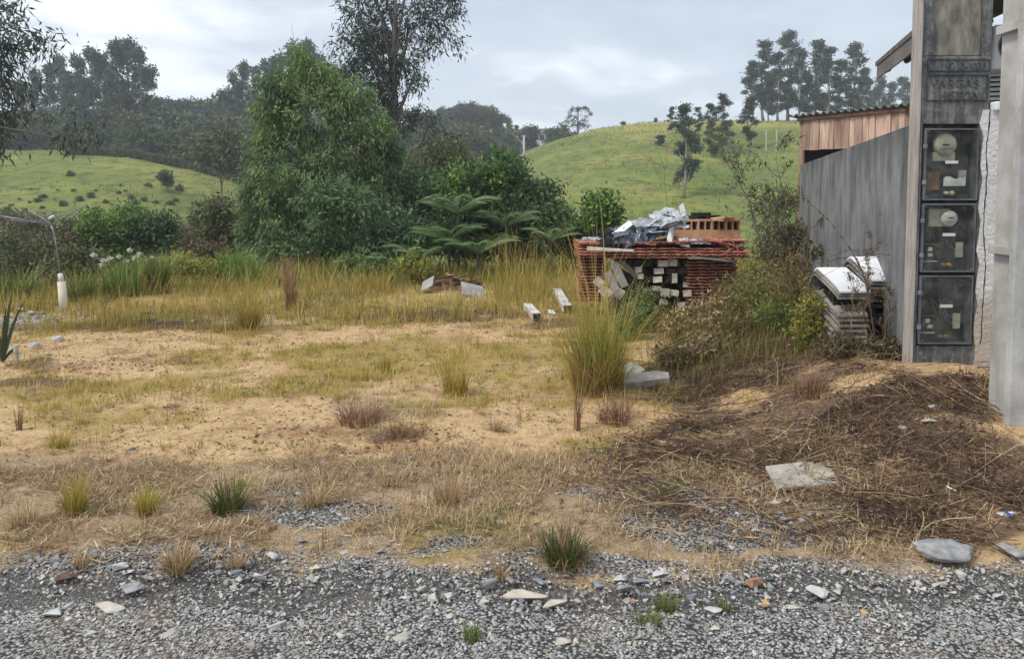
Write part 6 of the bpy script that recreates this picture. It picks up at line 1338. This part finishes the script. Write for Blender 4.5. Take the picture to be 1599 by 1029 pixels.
for k, (X, Y, d, w) in enumerate([(60, 108, 112, 1.3), (84, 98, 118, 1.3), (112, 112, 110, 1.3), (128, 84, 114, 1.3), (150, 72, 112, 1.3), (168, 84, 118, 1.2), (188, 62, 112, 1.3), (206, 60, 114, 1.2), (222, 72, 112, 1.3), (236, 100, 116, 1.2), (100, 85, 125, 1.2), (35, 125, 112, 1.3), (176, 110, 106, 1.3), (140, 120, 106, 1.4)]):
    w *= .66
    place(EU, X, Y, d, 'tall eucalyptus in the wooded ridge at left, %s from the left' % ordn[sorted([60, 84, 112, 128, 150, 168, 188, 206, 222, 236, 100, 35, 176, 140]).index(X)], 'eucalyptus stand on the left ridge', w)
for k, (X, Y) in enumerate([(352, 138), (368, 112), (385, 96), (402, 104), (420, 92), (440, 82), (462, 66), (482, 62), (500, 84), (376, 140), (515, 100)]):
    place(EU, X, Y, 128 + (k * 5) % 12, 'hazy eucalyptus on the ridge behind the bushy tree, %s from the left' % ordn[sorted([352, 368, 385, 402, 420, 440, 462, 482, 500, 376, 515]).index(X)], 'eucalyptus stand behind the bushy tree', .85)
k = 0
for X in range(-30, 470, 15):
    for row, (d, Yt) in enumerate([(96, 196), (106, 180)]):
        Y = Yt + random.uniform(-10, 10) + (6 if X > 330 else 0); place(RD, X + row * 7 + random.uniform(-4, 4), Y, d + random.uniform(-3, 5), '%s tree crown in the %s row of the left forest edge' % (['dark green', 'olive', 'deep green', 'grey-green'][k % 4], ['front', 'rear'][row]), 'forest edge behind the left pasture', 1.35, 8.0, i=k); k += 1
for X in range(240, 380, 13):
    place(RD, X, random.uniform(148, 165), 150, 'hazy tree on the saddle of the far ridge at left', 'far ridge trees between the eucalyptus stands', 1.0, 8.0, i=k); k += 1
for X in range(590, 815, 12):
    Yt = np.interp(X, [590, 690, 750, 775, 815], [175, 168, 160, 172, 196]) + random.uniform(-6, 6); place(RD, X, Yt, 176 + random.uniform(-6, 6), 'faint hazy tree on the far ridge right of the dark eucalyptus', 'hazy trees on the far middle ridge', 1.0, 8.0, i=k); k += 1
for X in range(630, 775, 13):
    Yt = np.interp(X, [630, 720, 800], [200, 196, 222]) + random.uniform(-6, 8); place(RD, X, Yt, 140 + random.uniform(-8, 8), 'grey-green brush tree on the slope below the far middle ridge', 'brush on the far middle slope', 1.3, 8.0, i=k); k += 1
# crest trees of the right hill
for k2, (X, Y, d, w, lb) in enumerate([(1067, 160, 60, .85, 'slim dark tree standing lowest on the right hill'), (1106, 160, 80, .9, 'thin tree on the right hill, between the lowest one and the tallest'), (1126, 145, 78, .95, 'tallest of the three thin trees on the crest of the right hill'), (1048, 166, 96, 1.1, 'small tree on the crest left of the lowest slim one'), (1168, 150, 82, .95, 'dark tree at the left foot of the eucalyptus stand'), (1088, 166, 92, 1.1, 'small dark tree behind the thin ones on the crest')]):
    place(EU[:4], X, Y, d, lb, 'thin trees on the crest of the right hill', w * 1.45, 18.0)
for X, Yt, d, lb in [(1022, 183, 126, 'pale small tree on the crest, leftmost of the right hill group'), (1036, 190, 122, 'pale bush beside the leftmost crest tree'), (972, 189, 130, 'tiny tree alone on the crest line of the right hill'), (878, 224, 100, 'little tree alone on the left flank of the right hill'), (1030, 209, 84, 'round dark bush under the crest of the right hill'), (1083, 208, 84, 'wide dark bush under the thin crest trees'), (1116, 221, 76, 'round dark bush at the foot of the tallest thin tree'), (801, 197, 146, 'dark green tree left of the far house'), (829, 193, 146, 'bright green tree partly hiding the far house'), (868, 192, 146, 'broad dark tree right of the far house'), (888, 206, 148, 'low bush at the foot of the umbrella pine')]:
    place(RD, X, Yt, d, lb, None, (.8 if X < 840 else 1.0) if 790 < X < 880 else 1.3 if Yt < 203 else 1.5, 8.0)
# lone little tree on the left hill and the dark bushes on it
d = 62; t = place(RD, 262, 262, d, 'lone leafless looking tree in the middle of the left pasture', None, 1.2, 8.0)
dots = [(30, 312), (47, 318), (60, 316), (68, 309), (86, 313), (98, 322), (66, 326), (115, 300), (143, 310), (150, 300), (186, 303), (195, 300), (205, 312), (212, 320), (226, 315), (244, 318), (266, 320), (274, 316), (90, 298), (110, 276), (300, 340), (283, 350), (296, 347), (310, 352), (150, 330), (165, 318), (40, 330), (18, 322), (232, 292), (280, 298), (302, 318), (330, 330), (190, 292), (88, 334), (125, 315)]
bp = proto_round(9, 2.0, 2.0, 'olive', 120); bp.name = 'pasture_bush'
for k, (X, Y) in enumerate(dots):
    p = gpt(X, Y); t = bp if k == 0 else dup(bp, (0, 0, 0)); s_ = p.y / F * random.uniform(3.5, 10) / 2.6; t.location = p - Vector((0, 0, .1)); t.rotation_euler = (0, 0, k); t.scale = (s_, s_, s_ * random.uniform(.9, 1.3))
    z_ = 'left' if X < 100 else ('middle' if X < 200 else 'right'); y_ = 'upper' if Y < 305 else ('middle' if Y < 325 else 'lower')
    tag(t, 'small dark bush dotting the left pasture, in its %s %s part' % (y_, z_), 'bush', 'dark bushes dotting the left pasture')
# row of greyish scrub along the top of the left hill
for k in range(26):
    X = 110 + k * 10 + random.uniform(-4, 4); p = gpt(X, np.interp(X, [0, 200, 300, 380], [236, 243, 264, 286]) + 2); t = dup(bp, p - Vector((0, 0, .1)), k, p.y / F * random.uniform(9, 15) / 2.2)
    tag(t, 'greyish scrub bush in the row along the crest of the left pasture', 'bush', 'scrub row on the crest of the left pasture')
# umbrella pine by the far house
d = 146; b = at(902, 300, d); gz = zg(b.x, d); H = at(902, 166, d).z - gz
t = empty('umbrella_pine', (b.x, d, gz), 'tall umbrella shaped pine on the skyline right of the far house', 'tree'); mb = MB(); mb.tube([[0, 0, 0], [0, 0, H * .97]], [.22, .1], 7); lb = []
for k in range(22):
    a = k * 2.4; f = random.choice([.25, .3, .45, .6, .9, .93, .96]); l = (1.9 if f > .5 else 1.5) * H / 7.5 * random.uniform(.8, 1.1); f0 = H * (.50 + .42 * f)
    q = [[math.cos(a) * l * u, math.sin(a) * l * u, f0 + l * (.55 * math.sin(u * 2.2) - .62 * u * u)] for u in np.linspace(0, 1, 6)]; mb.tube(q, np.linspace(.06, .02, 6), 4, cap=False)
    for u in (3, 4, 5): lb.append([*q[u], .3, .3, .32])
lb += [[0, 0, H * .95, .8, .8, .5]]
mb.build('trunk', M['bark'], t); V, Q, r_, C = crown(lb, 300, 9, .3, .09, .3, .10, shell=.1); obj('crown', raw_mesh('crown', V, [Q], {'rnd': r_}), LF['dark'], t)
# far house
d = 156; a = at(812, 215, d); gz = zg(at(840, 300, d).x, d); c = at(846, 212, d)
fh = empty('far_house', (c.x, d, gz), 'small white house far off between dark trees on the skyline', 'house')
hz = c.z - gz; ww = (at(885, 300, d).x - at(808, 300, d).x)
MB().box((0, 2.5, hz / 2 - .2), (ww, 5, hz + 1.4)).build('wall', M['white_cap'], fh)
MB().prism([(-ww / 2 - .5, hz + .5), (ww / 2 + .5, hz + .5), (ww / 2 - .6, hz + 1.3), (-ww / 2 + .6, hz + 1.3)], 6, off=(0, -.5, 0)).build('roof', M['fibre'], fh)
for k in range(5):
    o = MB().box((-ww / 2 + (k + .6) * ww / 5.2, -.03, hz - .45), (.9, .06, 1.0)).build('window', M['boxback'], fh)
# low dark fence below the house, far pole
MB_ = MB(); fx0 = at(795, 300, 140).x; fx1 = at(880, 300, 140).x
t = empty('far_fence', (fx0, 140, zg(fx0, 140)), 'low dark fence line below the far white house', 'fence')
MB().box(((fx1 - fx0) / 2, 0, .75), (fx1 - fx0, .08, 1.3)).build('fence_panel', M['fibre'], t)
d = 95; b = gpt(818, 241); b = at(818, 300, d); gz = zg(b.x, d)
t = empty('far_pole', (b.x, d, gz), 'pale short pole on the slope left of the right hill', 'pole'); MB().tube([[0, 0, -.5], [0, 0, at(818, 212, d).z - gz]], .10, 8).build('shaft', M['paintpole'], t, True)
MB().box((0, 0, at(818, 213, d).z - gz), (.7, .1, .1)).build('crossarm', M['fibre'], t)
for k in range(2):
    X = 1196 + k * 16; p = gpt(X, 236 + (k % 3) * 2); t = empty('pale_trunk', p, 'pale trunk under the eucalyptus stand, %s from the left' % ordn[k], 'post', 'pale trunks under the eucalyptus'); MB().tube([[0, 0, -.2], [0, 0, random.uniform(1.6, 2.8)]], .05, 6).build('shaft', M['paintpole'], t)  # plain tubes standing for pale tree trunks
# ------------------------------------------------------------------ haze
hz_ = MB().box((0, 173, 17), (640, 362, 62)).build('haze', None)
s = NT('haze_air'); v = s.n('ShaderNodeVolumePrincipled'); v.inputs['Color'].default_value = (.90, .94, .99, 1); v.inputs['Density'].default_value = .0012; v.inputs['Anisotropy'].default_value = .2
s.l(v.outputs[0], s.out.inputs['Volume']); hz_.data.materials.append(s.m); hz_['kind'] = 'stuff'; hz_['label'] = 'thin pale haze hanging over the valley and hills'; hz_['category'] = 'haze'
for m_ in bpy.data.materials:
    if m_.name != 'haze_air': pass
